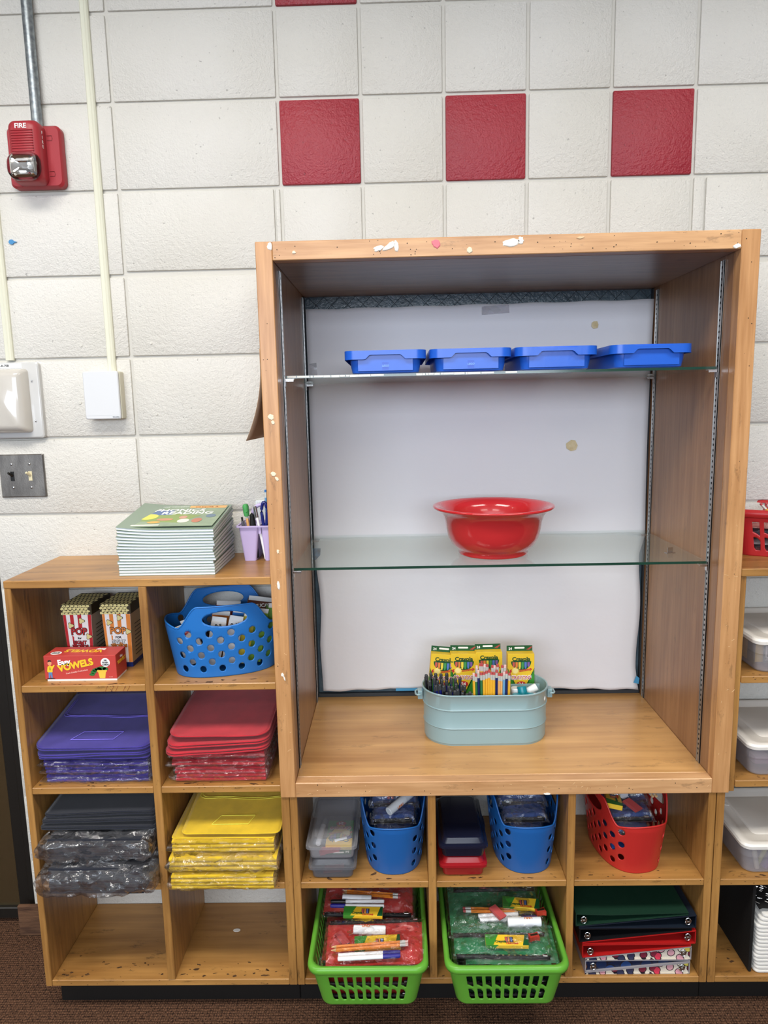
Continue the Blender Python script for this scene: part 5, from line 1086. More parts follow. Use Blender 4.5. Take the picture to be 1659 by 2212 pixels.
# ---- green baskets
m_lime = mat('lime_plastic', (98, 166, 56), .30, spec=.5, bump=.00015, bscale=60)
def lime_basket(label, loc, w, d=.345, h=.112, rgb=None, name='slotted_basket', grp='lime green baskets pulled out of the lowest cubbies', rz=0, mm=None, taper=.022, ncol=9):
    t = thing(name, label, 'basket', loc, rz, grp); m = mm or m_lime
    W, D = w/2, d/2; poly = rrect(-W, W, -D, D, .030, 8); f, T = pathfn(poly)
    def fn(u, v):
        x, y = f(u); k = 1-v/h; return (x*(1-k*taper/W), y*(1-k*taper/D), v)
    holes = []; s_len = [2*W-.06, 2*D-.06]
    # the path starts at the right side's top arc; find u where y=-D, x=0 etc. by sampling
    us = np.linspace(0, T, 1400)[:-1]; P = [f(u) for u in us]
    def u_at(px, py): return us[int(np.argmin([(a-px)**2+(b_-py)**2 for a, b_ in P]))]
    for (px, py, half) in ((0, -D, W-.034), (0, D, W-.034), (-W, 0, D-.034), (W, 0, D-.034)):
        c = u_at(px, py); n = ncol if px == 0 else int(ncol*1.4); st = 2*half/n
        for k in range(n):
            a = c+(k-(n-1)/2)*st; q = st*.31; zt, zm, zb = h*.80, h*.47, h*.14
            holes.append([(a-q, zt), (a-q, zm+.010), (a-q*.2, zm+.0075), (a+q, zm+.001), (a+q, zt)][::1])
            holes.append([(a-q, zm-.004), (a-q*.6, zm-.010), (a-q, zb+.008), (a-q*.4, zb), (a+q*.1, zb), (a+q, zb+.006), (a+q, zm-.0045), (a+q*.2, zm+.001)] if False else [(a-q, zb+.006), (a-q*.5, zb), (a+q*.9, zb), (a+q, zm-.012), (a+q*.3, zm-.005), (a-q, zm-.002)])
    bm = BM(); perforated(bm, fn, T, lambda u: (0, h), 520, 34, holes); o = ob('slotted_shell', bm, m, t, smooth=True); solid(o, .0024, 1)
    bm = BM(); R = lambda o_, z: [(x*(1+o_/W), y*(1+o_/D), z) for x, y in poly]
    loft(bm, [R(-.001, h-.003), R(.004, h-.012), R(.007, h-.010), R(.0085, h-.002), R(.007, h+.005), R(.002, h+.008), R(-.003, h+.007), R(-.0045, h+.001)], closed_ends=False); ob('rim', bm, m, t, smooth=True)
    bm = BM(); k0 = 1-taper/W; k1 = 1-taper/D; prism(bm, [(x*k0, y*k1) for x, y in poly], 0, .0022); ob('floor', bm, m, t)
    return t
lime_basket('lime green slotted basket jutting from the lowest cubby, full of red pouches', (.1845, -.1990, .0960), .272)
lime_basket('lime green slotted basket jutting from the lowest cubby, full of green pouches', (.5140, -.1990, .0960), .278)
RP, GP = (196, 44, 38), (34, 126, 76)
gr, gg = 'red zip pouches in the left lime basket', 'green zip pouches in the right lime basket'
for k in range(6): pouch('red bagged zip pouch buried in the left lime basket, seen through its slots', (.1845, -.205+.012*(k % 2), .0990+k*.0160), .205+.005*k, .255, RP, (.0, 0, 0), gr, 50+k, th=.010, zip_=True, wrap=.003 if k == 5 else 0)
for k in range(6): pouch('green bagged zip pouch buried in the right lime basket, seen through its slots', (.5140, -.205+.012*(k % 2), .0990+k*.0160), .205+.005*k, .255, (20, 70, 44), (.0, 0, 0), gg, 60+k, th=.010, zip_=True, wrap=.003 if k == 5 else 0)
pouch('red zip pouch with loose supplies on it, topmost at the front of the left basket', (.2000, -.292, .2040), .238, .118, RP, (.12, .0, .03), gr, 71, th=.009, zipy=1, wrap=.019)
pouch('red zip pouch at the back of the left lime basket, under the shelf', (.1800, -.135, .2240), .232, .140, RP, (.12, 0, -.02), gr, 72, th=.009, wrap=.019, zipy=-1)
S1 = 'supplies on the red pouches'
glue('white glue stick lying on the front red pouch', (.146, -.268, .2270), (.226, -.272, .2270), (236, 238, 240), (234, 236, 238), S1, r=.0105, wl=('UHU', -PI/2-.5, PI/2))
eraser('pink block eraser lying at a slant on the front red pouch', (.119, -.290, .2150), -1.0, (.12, 0), S1)
crayon_pack('crayon pack lying on the front red pouch under two pencils', (.206, -.303, .2140), .06, (.12, 0), w=.112, d=.036, h=.010, group=S1)
for k in range(2): pencil(['yellow pencil lying across the front red pouch, the rear of two', 'yellow pencil lying across the front red pouch, the front of two'][k], 'orange', (.095, -.322-.009*k, .2245-.001*k), (.281, -.308-.009*k, .2260), S1, m_eras2, r=.0042)
for k in range(2): marker(['white marker with a blue cap on the front red pouch, the rear of two', 'white marker with a blue cap on the front red pouch, the front of two'][k], (.112, -.341-.010*k, .2180), (.262, -.334-.010*k, .2200), (42, 40, 130), S1)
for k in range(2): pencil(['orange pencil at the back of the left lime basket, upper of two', 'orange pencil at the back of the left lime basket, lower of two'][k], 'orange', (.110, -.150-.009*k, .2440), (.264, -.165-.009*k, .2420), S1, r=.0042)
glue('glue stick at the back of the left lime basket under the orange pencils', (.112, -.176, .2440), (.188, -.180, .2430), (200, 204, 206), (214, 216, 220), S1, r=.0085)
marker('white marker with a black cap at the back of the left lime basket', (.222, -.190, .2430), (.082, -.189, .2430), (24, 24, 28), S1, r=.0048); marker('white marker with a blue cap at the back of the left lime basket', (.222, -.203, .2400), (.082, -.200, .2400), (42, 40, 130), S1, r=.0048)
crayon_pack('crayon pack on the rear red pouch in the left lime basket', (.168, -.222, .2320), -.04, (.12, 0), w=.100, d=.028, h=.010, group=S1)
pouch('green zip pouch at the front rim of the right lime basket', (.5300, -.292, .1985), .222, .120, GP, (.06, 0, -.01), gg, 81, th=.007, zipy=-1, wrap=.005)
pouch('green zip pouch with a crayon pack, second from the front of the right lime basket', (.5100, -.268, .2100), .230, .130, GP, (.09, 0, -.03), gg, 82, th=.008, zipy=-1, wrap=.017)
pouch('green zip pouch loaded with supplies, topmost in the right lime basket', (.5050, -.205, .2260), .232, .145, GP, (.13, 0, 0), gg, 83, th=.008, zipy=-1, wrap=.020)
pouch('green zip pouch at the very back of the right lime basket, in shadow', (.5100, -.090, .2450), .220, .110, GP, (.12, 0, .02), gg, 84, th=.008, zipy=-1, wrap=.014)
S2 = 'supplies on the green pouches'
for k in range(2): pencil(['orange pencil on the topmost green pouch, the rear of two', 'orange pencil on the topmost green pouch, the front of two'][k], 'orange', (.565, -.224-.009*k, .2440), (.423, -.219-.009*k, .2440), S2, r=.0042)
marker('white marker with a black cap on the topmost green pouch', (.459, -.241, .2400), (.600, -.236, .2420), (40, 44, 40), S2); marker('white marker with a blue cap on the topmost green pouch', (.462, -.251, .2370), (.606, -.247, .2390), (50, 48, 120), S2)
eraser('dark pink block eraser lying across the markers on the topmost green pouch', (.508, -.245, .2480), -1.05, (.1, 0), S2)
glue('white glue stick lying at the right on the topmost green pouch', (.613, -.262, .2400), (.530, -.263, .2400), (226, 230, 234), (222, 226, 232), S2, r=.0108, wl=('UHU', -PI/2-.5, PI/2))
crayon_pack('crayon pack at the back right of the topmost green pouch', (.572, -.212, .2440), -.12, (.12, 0), w=.092, d=.032, h=.011, group=S2)
sharpener('red sharpener beside the glue stick on the topmost green pouch', (.617, -.238, .2420), .2); sharpener('red sharpener right of the crayon pack on the second green pouch', (.588, -.300, .2240), .2)
crayon_pack('crayon pack showing between two black zips in the right lime basket', (.520, -.311, .2220), -.03, (.10, 0), w=.102, d=.030, h=.011, group=S2)
crayon_pack('crayon pack in deep shadow at the back of the right lime basket', (.580, -.098, .2620), -.05, (.12, 0), w=.070, d=.040, h=.010, group=S2)
eraser('pink eraser in shadow at the back of the right lime basket', (.505, -.110, .2620), .0, (.12, 0), S2)
# ---- blue pouches in the oval baskets
BPc = (30, 78, 160)
def basket_load(cx, cy, tag_, seed, wrap=True):
    grp = 'blue zip pouches in the oval baskets'
    W_ = {'left': 'in the left blue basket', 'middle': 'in the middle blue basket', 'red': 'in the red basket'}[tag_]
    nm = ['lowest blue bagged pouch %s', 'folded blue bagged pouch just inside the near rim %s', 'blue bagged pouch bent across the middle %s', 'upper blue bagged pouch toward the back %s']
    pouch(nm[0] % W_, (cx, cy-.004, .3960), .104, .150, BPc, (0, 0, 0), grp, seed, th=.040, wrap=0, zip_=False)
    pouch(nm[1] % W_, (cx+.002, cy-.058, .4580), .078, .054, BPc, (.25, .08, .05), grp, seed+1, th=.012, wrap=.006, wmat=m_film2)
    pouch(nm[2] % W_, (cx+.002, cy-.030, .4750), .104, .060, BPc, (.10, -.05, -.06), grp, seed+2, th=.014, wrap=.006, wmat=m_film2)
    pouch(nm[3] % W_, (cx+.002, cy+.034, .4920), .116, .080, BPc, (.22, .04, .04), grp, seed+3, th=.012, wrap=.018, wmat=m_film2)
basket_load(.2490, -.139, 'left', 100); basket_load(.5830, -.139, 'middle', 110); basket_load(.8490, -.142, 'red', 120)
glue('white glue stick lying on the pouches in the left blue basket', (.238, -.200, .5020), (.298, -.142, .5200), (196, 200, 206), (210, 214, 218), 'supplies in the oval baskets', r=.0110, wl=('UHU', -PI/2, PI))
for k in range(2): pencil(['brown yellow pencil in the left blue basket, left of two', 'brown yellow pencil in the left blue basket, right of two'][k], 'peach', (.222+.010*k, -.070, .5240), (.238+.010*k, -.145, .5060), 'supplies in the oval baskets', m_eras, r=.004)
crayon_pack('yellow green crayon pack lying in the middle blue basket', (.572, -.118, .5230), .05, (.15, 0), w=.060, d=.022, h=.010, group='supplies in the oval baskets')
pencil('pencil with a red eraser lying in the middle blue basket', 'peach', (.606, -.070, .5330), (.604, -.140, .5160), 'supplies in the oval baskets', m_eras, r=.004)
crayon_pack('tilted crayon pack on the blue pouch in the red basket', (.812, -.170, .5040), 1.35, (.1, .15), w=.090, d=.038, h=.012, group='supplies in the oval baskets')
glue('grey white glue stick on the blue pouch in the red basket', (.832, -.082, .5380), (.842, -.168, .5190), (196, 196, 200), (206, 206, 208), 'supplies in the oval baskets', r=.0105)
for k in range(2): pencil(['pencil lying left in the red basket beside the glue stick', 'pencil lying right of its twin in the red basket'][k], 'peach', (.850+.008*k, -.075, .5380), (.864+.008*k, -.160, .5160), 'supplies in the oval baskets', m_ferr, r=.004)
for k in range(2): pencil(['pencil end at the right of the red basket, left of two', 'pencil end at the right of the red basket, right of two'][k], 'orange', (.890+.009*k, -.085, .5360), (.914+.009*k, -.170, .5170), 'supplies in the oval baskets', mat('bare_wood', (222, 184, 132), .6), r=.004)
eraser('orange pink eraser beside the glue stick in the red basket', (.853, -.196, .5060), -1.1, (.1, .1), 'supplies in the oval baskets')
# ---- ring binders, alternately turned so their spines interleave
def circles_mat(name, ground, cols, scale):
    m = bpy.data.materials.new(name); m.use_nodes = True; nt = m.node_tree; N = nt.nodes.new; L = nt.links.new; b = nt.nodes['Principled BSDF']; b.inputs['Roughness'].default_value = .3
    tc = N('ShaderNodeTexCoord'); v = N('ShaderNodeTexVoronoi'); v.inputs['Scale'].default_value = scale; v.inputs['Randomness'].default_value = .7; v.voronoi_dimensions = '2D'; sx_ = N('ShaderNodeSeparateXYZ'); L(tc.outputs['Object'], sx_.inputs[0]); cb = N('ShaderNodeCombineXYZ'); L(sx_.outputs[0], cb.inputs[0]); L(sx_.outputs[2], cb.inputs[1]); L(cb.outputs[0], v.inputs[0])
    sp = N('ShaderNodeSeparateColor'); L(v.outputs['Color'], sp.inputs[0]); cr = N('ShaderNodeValToRGB'); cr.color_ramp.interpolation = 'CONSTANT'; L(sp.outputs[0], cr.inputs[0])
    e = cr.color_ramp.elements; e[0].position = 0; e[0].color = (*lin(cols[0]), 1)
    for i, c in enumerate(cols[1:]): x = e.new((i+1)/len(cols)); x.color = (*lin(c), 1)
    e[len(cols)].position = 1.0; e[len(cols)].color = (*lin(cols[-1]), 1)
    r = N('ShaderNodeValToRGB'); r.color_ramp.interpolation = 'CONSTANT'; L(v.outputs['Distance'], r.inputs[0]); q = r.color_ramp.elements; q[0].position = 0; q[0].color = (0, 0, 0, 1); q[1].position = .34; q[1].color = (.5, .5, .5, 1); z = q.new(.42); z.color = (1, 1, 1, 1)
    g1 = N('ShaderNodeMath'); g1.operation = 'GREATER_THAN'; L(r.outputs[0], g1.inputs[0]); g1.inputs[1].default_value = .25; g2 = N('ShaderNodeMath'); g2.operation = 'GREATER_THAN'; L(r.outputs[0], g2.inputs[0]); g2.inputs[1].default_value = .75
    m1 = N('ShaderNodeMix'); m1.data_type = 'RGBA'; L(g1.outputs[0], m1.inputs[0]); L(cr.outputs[0], m1.inputs[6]); m1.inputs[7].default_value = (.012, .01, .015, 1)
    m2 = N('ShaderNodeMix'); m2.data_type = 'RGBA'; L(g2.outputs[0], m2.inputs[0]); L(m1.outputs[2], m2.inputs[6]); m2.inputs[7].default_value = (*lin(ground), 1); L(m2.outputs[2], b.inputs['Base Color']); return m
m_circ = circles_mat('circle_print', (206, 198, 184), [(196, 60, 84), (210, 196, 90), (54, 56, 84), (200, 150, 160), (222, 214, 190), (120, 40, 60)], 42)
m_space = circles_mat('night_sky_print', (20, 32, 62), [(20, 34, 66), (26, 44, 80), (30, 60, 110), (190, 120, 80), (18, 26, 50), (22, 40, 74)], 26)
m_bgreen = mat('dark_green_vinyl', (18, 50, 36), .5, bump=.0003, bscale=500); m_bblack = mat('black_vinyl', (20, 21, 24), .35, bump=.0003, bscale=400); m_bred = mat('red_vinyl', (176, 30, 30), .32, coat=.2); m_bblue = mat('blue_black_vinyl', (28, 36, 48), .3)
m_bedge = mat('grey_vinyl_edge', (150, 146, 150), .3)
def binder(label, x0, x1, z0, zs, side, m, mi=None, y0=-.268, d=.250, edge=None, flat=.0):
    """wedge: thick spine on one side, covers meeting at the other; side +1 spine right"""
    w = x1-x0; t = thing('ring_binder', label, 'binder', ((x0+x1)/2, y0+d/2, z0), 0, 'ring binders in the lowest right cubby'); th = .0022; h = zs; hw = w/2; s = side; thin = .0062
    # bottom cover lies low for spine right; for spine left the binder is the complement wedge resting on top
    if s > 0: b0, b1, t0, t1 = 0, 0, thin, h
    else: b0, b1, t0, t1 = 0, h-thin, h, h
    # b0,t0 at x=-hw ; b1,t1 at x=+hw
    me = mi or m
    bm = BM(); prism(bm, [(-hw, b0), (hw, b1), (hw, b1+th), (-hw, b0+th)], -d/2, d/2, 'xz'); ob('lower_cover', bm, me if s > 0 else m, t)
    bm = BM(); prism(bm, [(-hw, t0-th), (hw, t1-th), (hw, t1), (-hw, t0)], -d/2, d/2, 'xz'); ob('upper_cover', bm, m, t)
    xs = hw if s > 0 else -hw; lo = (b1 if s > 0 else b0); hi = (t1 if s > 0 else t0)
    bm = BM(); box(bm, min(xs, xs-s*th), max(xs, xs-s*th), -d/2, d/2, lo+.0003, hi-.0003, bev=.0004); ob('spine', bm, edge or m, t)
    if mi: 
        bm = BM(); prism(bm, [(-hw+.003, b0+th+.0001), (hw-.003, b1+th+.0001), (hw-.003, t1-th-.0001), (-hw+.003, t0-th-.0001)], -d/2+.004, -d/2+.0055, 'xz'); ob('printed_sheet', bm, mi, t)
    bm = BM(); xr = xs-s*.020; zc = (lo+hi)/2
    tube(bm, [(xr+.007*math.cos(a), -d/2+.001, zc+min(.009, h*.32)*math.sin(a)) for a in np.linspace(0, 2*PI, 14)[:-1]], .0013, 6, closed=True)
    box(bm, xr-.006, xr+.006, -d/2-.001, -d/2+.012, zc-.0045, zc+.0015, bev=.001); cyl(bm, (xr-.005, -d/2-.001, zc+.003), (xr-.005, -d/2+.006, zc+.003), .003, n=10); cyl(bm, (xr+.005, -d/2-.001, zc+.003), (xr+.005, -d/2+.006, zc+.003), .003, n=10); ob('ring', bm, m_clip, t)
    return t
z = .0962
for (lb, a, b_, side, m, mi, ed) in (('white binder with coloured circles at the very bottom, spine to the right', .724, .985, 1, m_bedge, m_circ, m_bedge), ('night sky patterned binder near the bottom, spine to the left', .724, .985, -1, m_bedge, m_space, m_bedge),
        ('white binder with coloured circles under the red one, spine to the right', .724, .987, 1, m_bedge, m_circ, m_bedge), ('red binder with its spine to the left', .716, .985, -1, m_bred, None, None),
        ('bright red binder with its spine to the right', .716, .996, 1, m_bred, None, None), ('black binder with its spine to the left', .708, .985, -1, m_bblack, None, None),
        ('blue black binder with its spine to the right', .706, .995, 1, m_bblue, None, None), ('dark green binder topmost of the stack', .698, .975, -1, m_bgreen, None, None)):
    # each pair of wedges interlocks: the left-spined one rides on the slope of the right-spined one
    Hs = .032 if z < .13 else .036 if z < .21 else .034
    if side > 0: binder(lb, a, b_, z, Hs, 1, m, mi, edge=ed); zprev = z
    else:
        w = b_-a; t = thing('ring_binder', lb, 'binder', ((a+b_)/2, -.268+.125, zprev+.0066), 0, 'ring binders in the lowest right cubby'); hw = w/2; th = .0022; d = .250; sl = Hs-.0062
        bm = BM(); prism(bm, [(-hw, 0), (hw, sl), (hw, sl+th), (-hw, th)], -d/2, d/2, 'xz'); ob('lower_cover', bm, m, t)
        top = Hs+.0012; bm = BM(); prism(bm, [(-hw, top-th-.001), (-hw*.4, top-th-.004*(m is m_bgreen)), (hw, top-th), (hw, top), (-hw*.4, top-.004*(m is m_bgreen)), (-hw, top-.001)], -d/2, d/2, 'xz'); ob('upper_cover', bm, m, t)
        bm = BM(); box(bm, -hw, -hw+th, -d/2, d/2, .0003, top-th-.0005, bev=.0004); ob('spine', bm, ed or m, t)
        if mi: bm = BM(); prism(bm, [(-hw+.003, th+.0001), (hw*.9, sl*.95+th), (hw*.9, top-th-.0004), (-hw+.003, top-th-.0012)], -d/2+.004, -d/2+.0055, 'xz'); ob('printed_sheet', bm, mi, t)
        xr = -hw+.020; zc = Hs*.48; bm = BM(); tube(bm, [(xr+.007*math.cos(q), -d/2+.001, zc+.009*math.sin(q)) for q in np.linspace(0, 2*PI, 14)[:-1]], .0013, 6, closed=True); box(bm, xr-.006, xr+.006, -d/2-.001, -d/2+.012, zc-.0045, zc+.0015, bev=.001)
        for s in (-1, 1): cyl(bm, (xr+s*.005, -d/2-.001, zc+.003), (xr+s*.005, -d/2+.006, zc+.003), .003, n=10)
        ob('ring', bm, m_clip, t); z = zprev+.0066+top+.0004
# ---- right hand unit
mcb = clearmat('frosted_bin', (190, 186, 190), .34, .22); mlid = mat('white_bin_lid', (232, 228, 220), .4)
g = 'clear bins with white lids in the right cubby unit'
def bin_(label, z, content):
    x0, x1, y0, y1, h = 1.100, 1.334, -.268, -.012, .086; w, d = x1-x0, y1-y0; t = thing('lidded_bin', label, 'bin', ((x0+x1)/2, (y0+y1)/2, z), 0, g)
    R_ = lambda i, zz, r=.022: [(x, y, zz) for x, y in rrect(-w/2+i, w/2-i, -d/2+i, d/2-i, r, 5)]
    bm = BM(); loft(bm, [R_(.018, 0), R_(.014, .004), R_(.008, h*.52), R_(.0055, h*.55), R_(.003, h*.86), R_(.0045, h*.86), R_(.0075, h*.55), R_(.0158, .006), R_(.0195, .002)]); ob('body', bm, mcb, t, smooth='auto')
    bm = BM(); loft(bm, [R_(.004, h*.84), R_(0, h*.84), R_(-.001, h*.93), R_(.002, h*.985), R_(.007, h), R_(.014, h-.0004), R_(.018, h-.0030)]); ob('lid', bm, mlid, t, smooth='auto')
    for cx_, cy_ in ((-.085, .055), (.085, .055)):
        bm = BM(); prism(bm, [(cx_+.018*math.cos(a)*.9+.4*.006*math.sin(a), cy_+.006*math.sin(a)-.010*math.cos(a)) for a in np.linspace(0, 2*PI, 16)[:-1]], h-.0029, h-.0021, 'xy'); ob('embossed_mark', bm, mlid, t)
    bm = BM(); loft(bm, [R_(.045, h-.0029, .012), R_(.047, h-.0019, .012)]); ob('lid_panel', bm, mlid, t, smooth='auto')
    return t
bin_('clear bin with a white lid and crayon boxes inside, on the upper right shelf', .8800, 0); bin_('clear bin with a white lid on the middle right shelf, pale contents', .6200, 1); bin_('clear bin with a white lid on the lower right shelf, a purple item inside', .3620, 2)
gi = 'things seen inside the clear bins'
t = crayon_box('crayon_box', 'crayon box standing sideways inside the upper clear bin, seen through its wall', (1.205, -.228, .8860), (0, PI/2, PI), gi, w=.060, h=.110, d=.030); t.rotation_euler = (0, -PI/2, 0); t.location = (1.270, -.234, .9190)
t = crayon_box('crayon_box', 'crayon box lying behind another inside the upper clear bin', (1.205, -.228, .8860), (0, PI/2, PI), gi, w=.060, h=.110, d=.030); t.rotation_euler = (0, -PI/2, PI/2); t.location = (1.136, -.100, .9190)
marker('purple marker standing at a slant inside the lower clear bin', (1.165, -.240, .3680), (1.205, -.236, .4200), (110, 84, 150), gi, r=.009, body=(120, 96, 160)); marker('yellow green marker at a slant inside the lower clear bin', (1.150, -.236, .3680), (1.172, -.236, .4200), (190, 196, 90), gi, r=.005, body=(196, 200, 110)); marker('cream marker standing inside the lower clear bin', (1.148, -.244, .3680), (1.140, -.240, .4150), (222, 220, 190), gi, r=.006, body=(224, 220, 200))
for k, (x, y, rgb) in enumerate(((1.16, -.20, (190, 150, 160)), (1.20, -.22, (176, 160, 190)), (1.25, -.20, (200, 176, 170)))):
    bm = BM(); box(bm, -.020, .020, -.016, .016, 0, .022, bev=.006, seg=2); o = ob('soft_block', bm, mat('soft_%d' % k, rgb, .7), smooth='auto'); o.location = (x, y, .6265); o.rotation_euler = (0, 0, .3*k); tag(o, ['pinkish soft block at the left inside the middle clear bin', 'lilac soft block in the centre of the middle clear bin', 'peach soft block at the right inside the middle clear bin'][k], 'block', gi)
m_rb = mat('red_basket_plastic', (186, 40, 44), .3)
t = lime_basket('red slotted basket with bagged pencils on top of the right unit', (1.250, -.112, 1.1366), .250, d=.190, h=.108, mm=m_rb, grp=None, rz=-.50, taper=.018, ncol=7)
def rb(x, y, z): c, s = math.cos(-.5), math.sin(-.5); return (1.250+x*c-y*s, -.112+x*s+y*c, 1.1366+z)
for k in range(4): pencil(['yellow pencil leaning in the red slotted basket, first from the left', 'yellow pencil leaning in the red slotted basket, second from the left', 'yellow pencil leaning in the red slotted basket, third from the left', 'yellow pencil leaning in the red slotted basket, fourth from the left'][k], 'yellow', rb(.030+.012*k, -.030, .012), rb(-.070+.012*k, .010+.012*k, .118), 'pencils in the red slotted basket', m_eras)
for k in range(4):
    pouch(['bottom clear bag of supplies in the red slotted basket', 'second clear bag of supplies in the red slotted basket', 'third clear bag of supplies in the red slotted basket', 'top clear bag of supplies in the red slotted basket'][k], rb(0, 0, .006+.020*k), .190, .130, ((150, 60, 60), (170, 160, 160), (90, 90, 120), (190, 120, 110))[k], (0, 0, -.5), 'bags in the red slotted basket', 150+k, th=.012, zip_=False, wrap=.004)
# white slates stacked in the lowest right cubby beside a black fabric bin
m_slate = mat('white_slate_edge', (226, 224, 218), .35, coat=.3); rd = random.Random(12); z = .0958
for k in range(16):
    h = .0102; x0 = 1.146+.0035*(k > 12)+rd.uniform(-.002, .003)+(.004 if k > 13 else 0)+(.003 if k > 14 else 0); bm = BM()
    loft(bm, [[(x, y, zz) for x, y in rrect(x0+i, 1.343-i, -.268+i, -.105-i, .012, 4)] for i, zz in ((.0035, 0), (.0008, .0018), (0, .0048), (.0008, .0078), (.0035, .0094))])
    o = ob('handheld_slate', bm, m_slate, smooth='auto'); o.location = (0, 0, z+.0001); z += h
    tag(o, 'white rounded handheld slate, %s of the stack in the lowest right cubby' % (['lowest']+['%s from the bottom' % s for s in ordn[1:]]+['topmost'])[min(k, 15)], 'slate', 'handheld slates in the lowest right cubby') if k < 15 else tag(o, 'white rounded handheld slate, topmost of the stack in the lowest right cubby', 'slate', 'handheld slates in the lowest right cubby')
m_tote = mat('black_fabric_bin', (9, 8, 8), .8, bump=.0006, bscale=300)
t = thing('fabric_bin', 'open black fabric bin holding the white slates in the lowest right cubby', 'bin', (1.236, -.055, .0956))
bm = BM(); box(bm, -.103, -.0955, -.208, .052, 0, .236, bev=.002); ob('side_wall', bm, m_tote, t); bm = BM(); box(bm, -.095, .112, .044, .052, 0, .236, bev=.002); ob('back_wall', bm, m_tote, t)
m_spark = mat('sequin_mesh', (200, 196, 190), .3, metal=.6); bm = BM(); rd = random.Random(6)
for k in range(420):
    x, y = rd.uniform(-.095, .095), rd.uniform(-.075, .060); zz = .006+.030*(1-(x/.11)**2)*(1-((y+.01)/.1)**2)+.002*rd.random()
    if rd.random() < .5: continue
    a = rd.uniform(-.9, -.3); l = rd.uniform(.002, .006); c, s = math.cos(a)*l, math.sin(a)*l; q = .0007
    vs = [bm.verts.new((x-c-q, y-s, zz)), bm.verts.new((x+c-q, y+s, zz)), bm.verts.new((x+c+q, y+s, zz+.0012)), bm.verts.new((x-c+q, y-s, zz+.0012))]; bm.faces.new(vs)
t = thing('sequin_cloth', 'black cloth with silver flecks crumpled on the white slates, lowest right cubby', 'cloth', (1.247, -.175, z+.0006)); o = ob('flecks', bm, m_spark, t); o['kind'] = 'stuff'
bm = BM(); G = []
for j in range(21): G.append([bm.verts.new((-.095+.19*i/24, -.085+.15*j/20, max(.0003, .004+.030*(1-((-.095+.19*i/24)/.11)**2)*(1-((-.085+.15*j/20+.01)/.1)**2)+.004*nz(i*.5, j*.5)))) for i in range(25)])
for j in range(20):
    for i in range(24): bm.faces.new((G[j][i], G[j][i+1], G[j+1][i+1], G[j+1][i]))
ob('cloth_body', bm, m_tote, t, smooth=True)
# stray scrap on the lowest shelf and marks
bm = BM(); prism(bm, ell(0, 0, .010, .006, 14), 0, .0008, 'xy'); o = ob('paper_scrap', bm, m_crust['white']); o.location = (-.190, -.110, .0957); tag(o, 'small oval white paper scrap on the empty bottom shelf, second column', 'scrap')
# ------------------------------------------------------------------ wear on the boards
m_scuff = mat('dark_scuff', (58, 38, 20), .75, rgb2=(92, 62, 34), vscale=120); m_rscr = mat('red_scratch', (150, 58, 40), .6)
boards = [o for o in COL.objects if o.name.split('.')[0] in ('shelf', 'bottom_panel') and o.parent and o.parent.name.startswith('cubby_shelf')]
rd = random.Random(31)
for o in boards:
    d_ = o.dimensions if False else None; xs = [v.co.x for v in o.data.vertices]; ys = [v.co.y for v in o.data.vertices]; zs = [v.co.z for v in o.data.vertices]
    X0_, X1_, Y0_, Z1_, Z0_ = min(xs), max(xs), min(ys), max(zs), min(zs); big = 'bottom' in o.name
    bm = BM()
    for k in range(60 if big else 14):
        x, y = rd.uniform(X0_+.01, X1_-.01), Y0_+.006+abs(rd.gauss(0, .035 if big else .012)); r_ = abs(rd.gauss(0, .0022))+.0006
        if y > Y0_+.2: continue
        el = rd.uniform(.25, 1.0); a0 = rd.uniform(-.4, .4); n_ = 9
        vs = []
        for q in range(n_):
            a = 2*PI*q/n_; rr = r_*(.5+rd.random()); px_, py_ = rr*math.cos(a)*1.7, rr*math.sin(a)*el; vs.append(bm.verts.new((min(X1_-.001, max(X0_+.001, x+px_*math.cos(a0)-py_*math.sin(a0))), max(Y0_+.0018, y+px_*math.sin(a0)+py_*math.cos(a0)), Z1_+.00015)))
        bm.faces.new(vs)
    for k in range(26 if big else 12):
        x, z_ = rd.uniform(X0_+.004, X1_-.004), rd.uniform(Z0_+.002, Z1_-.002); w_ = rd.uniform(.0004, .0030); h_ = rd.uniform(.0003, .0011)
        vs = [bm.verts.new((x+w_*math.cos(a)*(.6+.4*rd.random()), Y0_-.00015, min(Z1_-.001, max(Z0_+.001, z_+h_*math.sin(a))))) for a in np.linspace(0, 2*PI, 8)[:-1]]; bm.faces.new(vs)
    w = ob('scuff_marks', bm, m_scuff, o); w['kind'] = 'stuff'
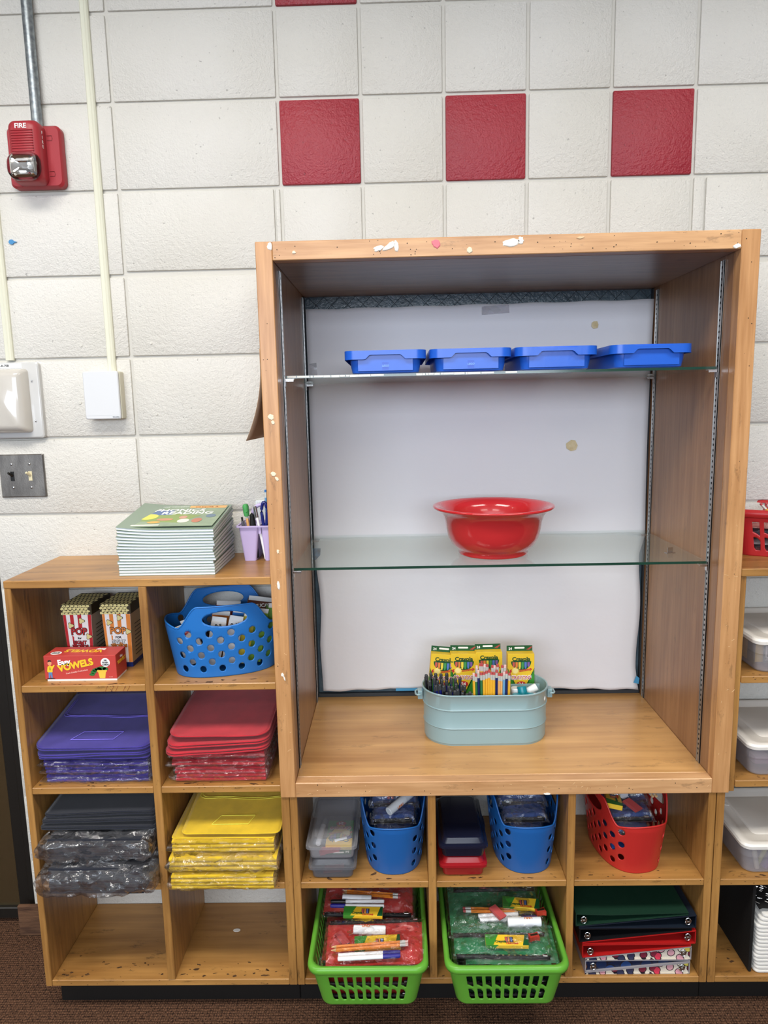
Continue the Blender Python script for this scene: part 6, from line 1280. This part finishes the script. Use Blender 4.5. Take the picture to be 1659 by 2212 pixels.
sh = [o for o in boards if abs(o.location.z-.8720) < .002 and o.location.x+o.parent.location.x < -.4]
if sh:
    o = sh[0]; bm = BM()
    for x_, l_, a_ in ((.055, .016, 1.2), (.070, .015, .9), (.080, .014, -1.0), (.098, .015, 1.1), (.108, .013, -.9)):
        tube(bm, [(x_-l_/2*math.cos(a_), -.1378, -.0075*.9), (x_+l_/2*math.cos(a_), -.1378, .0070)], .0003, 4)
    w = ob('red_scratches', bm, m_rscr, o); w['kind'] = 'stuff'
# ------------------------------------------------------------------ distinct labels for alike things in rows
def relabel(prefix, fmt, names):
    os_ = [o for o in COL.objects if o.parent is None and o.get('label', '').startswith(prefix)]
    for o, n in zip(os_, names): o['label'] = fmt % n
relabel('white softcover workbook in the tall', 'white edged softcover workbook, %s of the stack on the left unit', ['lowest']+['%s from the bottom' % s for s in ordn[1:]])
relabel('yellow pencil of the back row', 'yellow pencil with pink eraser, %s from the left in the back row of the teal tub', ordn)
relabel('red bagged zip pouch buried', 'red zip pouch %s, inside the left lime basket', ['lying lowest', 'second from the bottom', 'third from the bottom', 'fourth from the bottom', 'fifth from the bottom', 'just under the two visible ones'])
relabel('green bagged zip pouch buried', 'green zip pouch %s, inside the right lime basket', ['lying lowest', 'second from the bottom', 'third from the bottom', 'fourth from the bottom', 'fifth from the bottom', 'just under the visible ones'])
rn = ['front', 'second', 'third', 'back']; k = 0; pens = [o for o in COL.objects if o.parent is None and 'smoky grey cap end' in o.get('label', '')]
for r_, n_ in enumerate((7, 8, 8, 5)):
    for i in range(n_):
        o = pens[k]; c = 'blue' if o['label'].startswith('blue') else 'black'; o['label'] = '%s pen with grey cap, %s from the left in the %s pen row' % (c, ordn[i], rn[r_]); k += 1
for o in COL.objects:
    l = o.get('label')
    if l and o.parent is None and len(l.split()) > 16:
        l = l.replace(' of the teal tub', '').replace('glue stick with a teal cap and an orange label band, in', 'teal capped glue stick with an orange band, in').replace('yellow and green 24 pack, ', 'crayon carton, ').replace('pencil, ', 'pencil, ')
        o['label'] = l
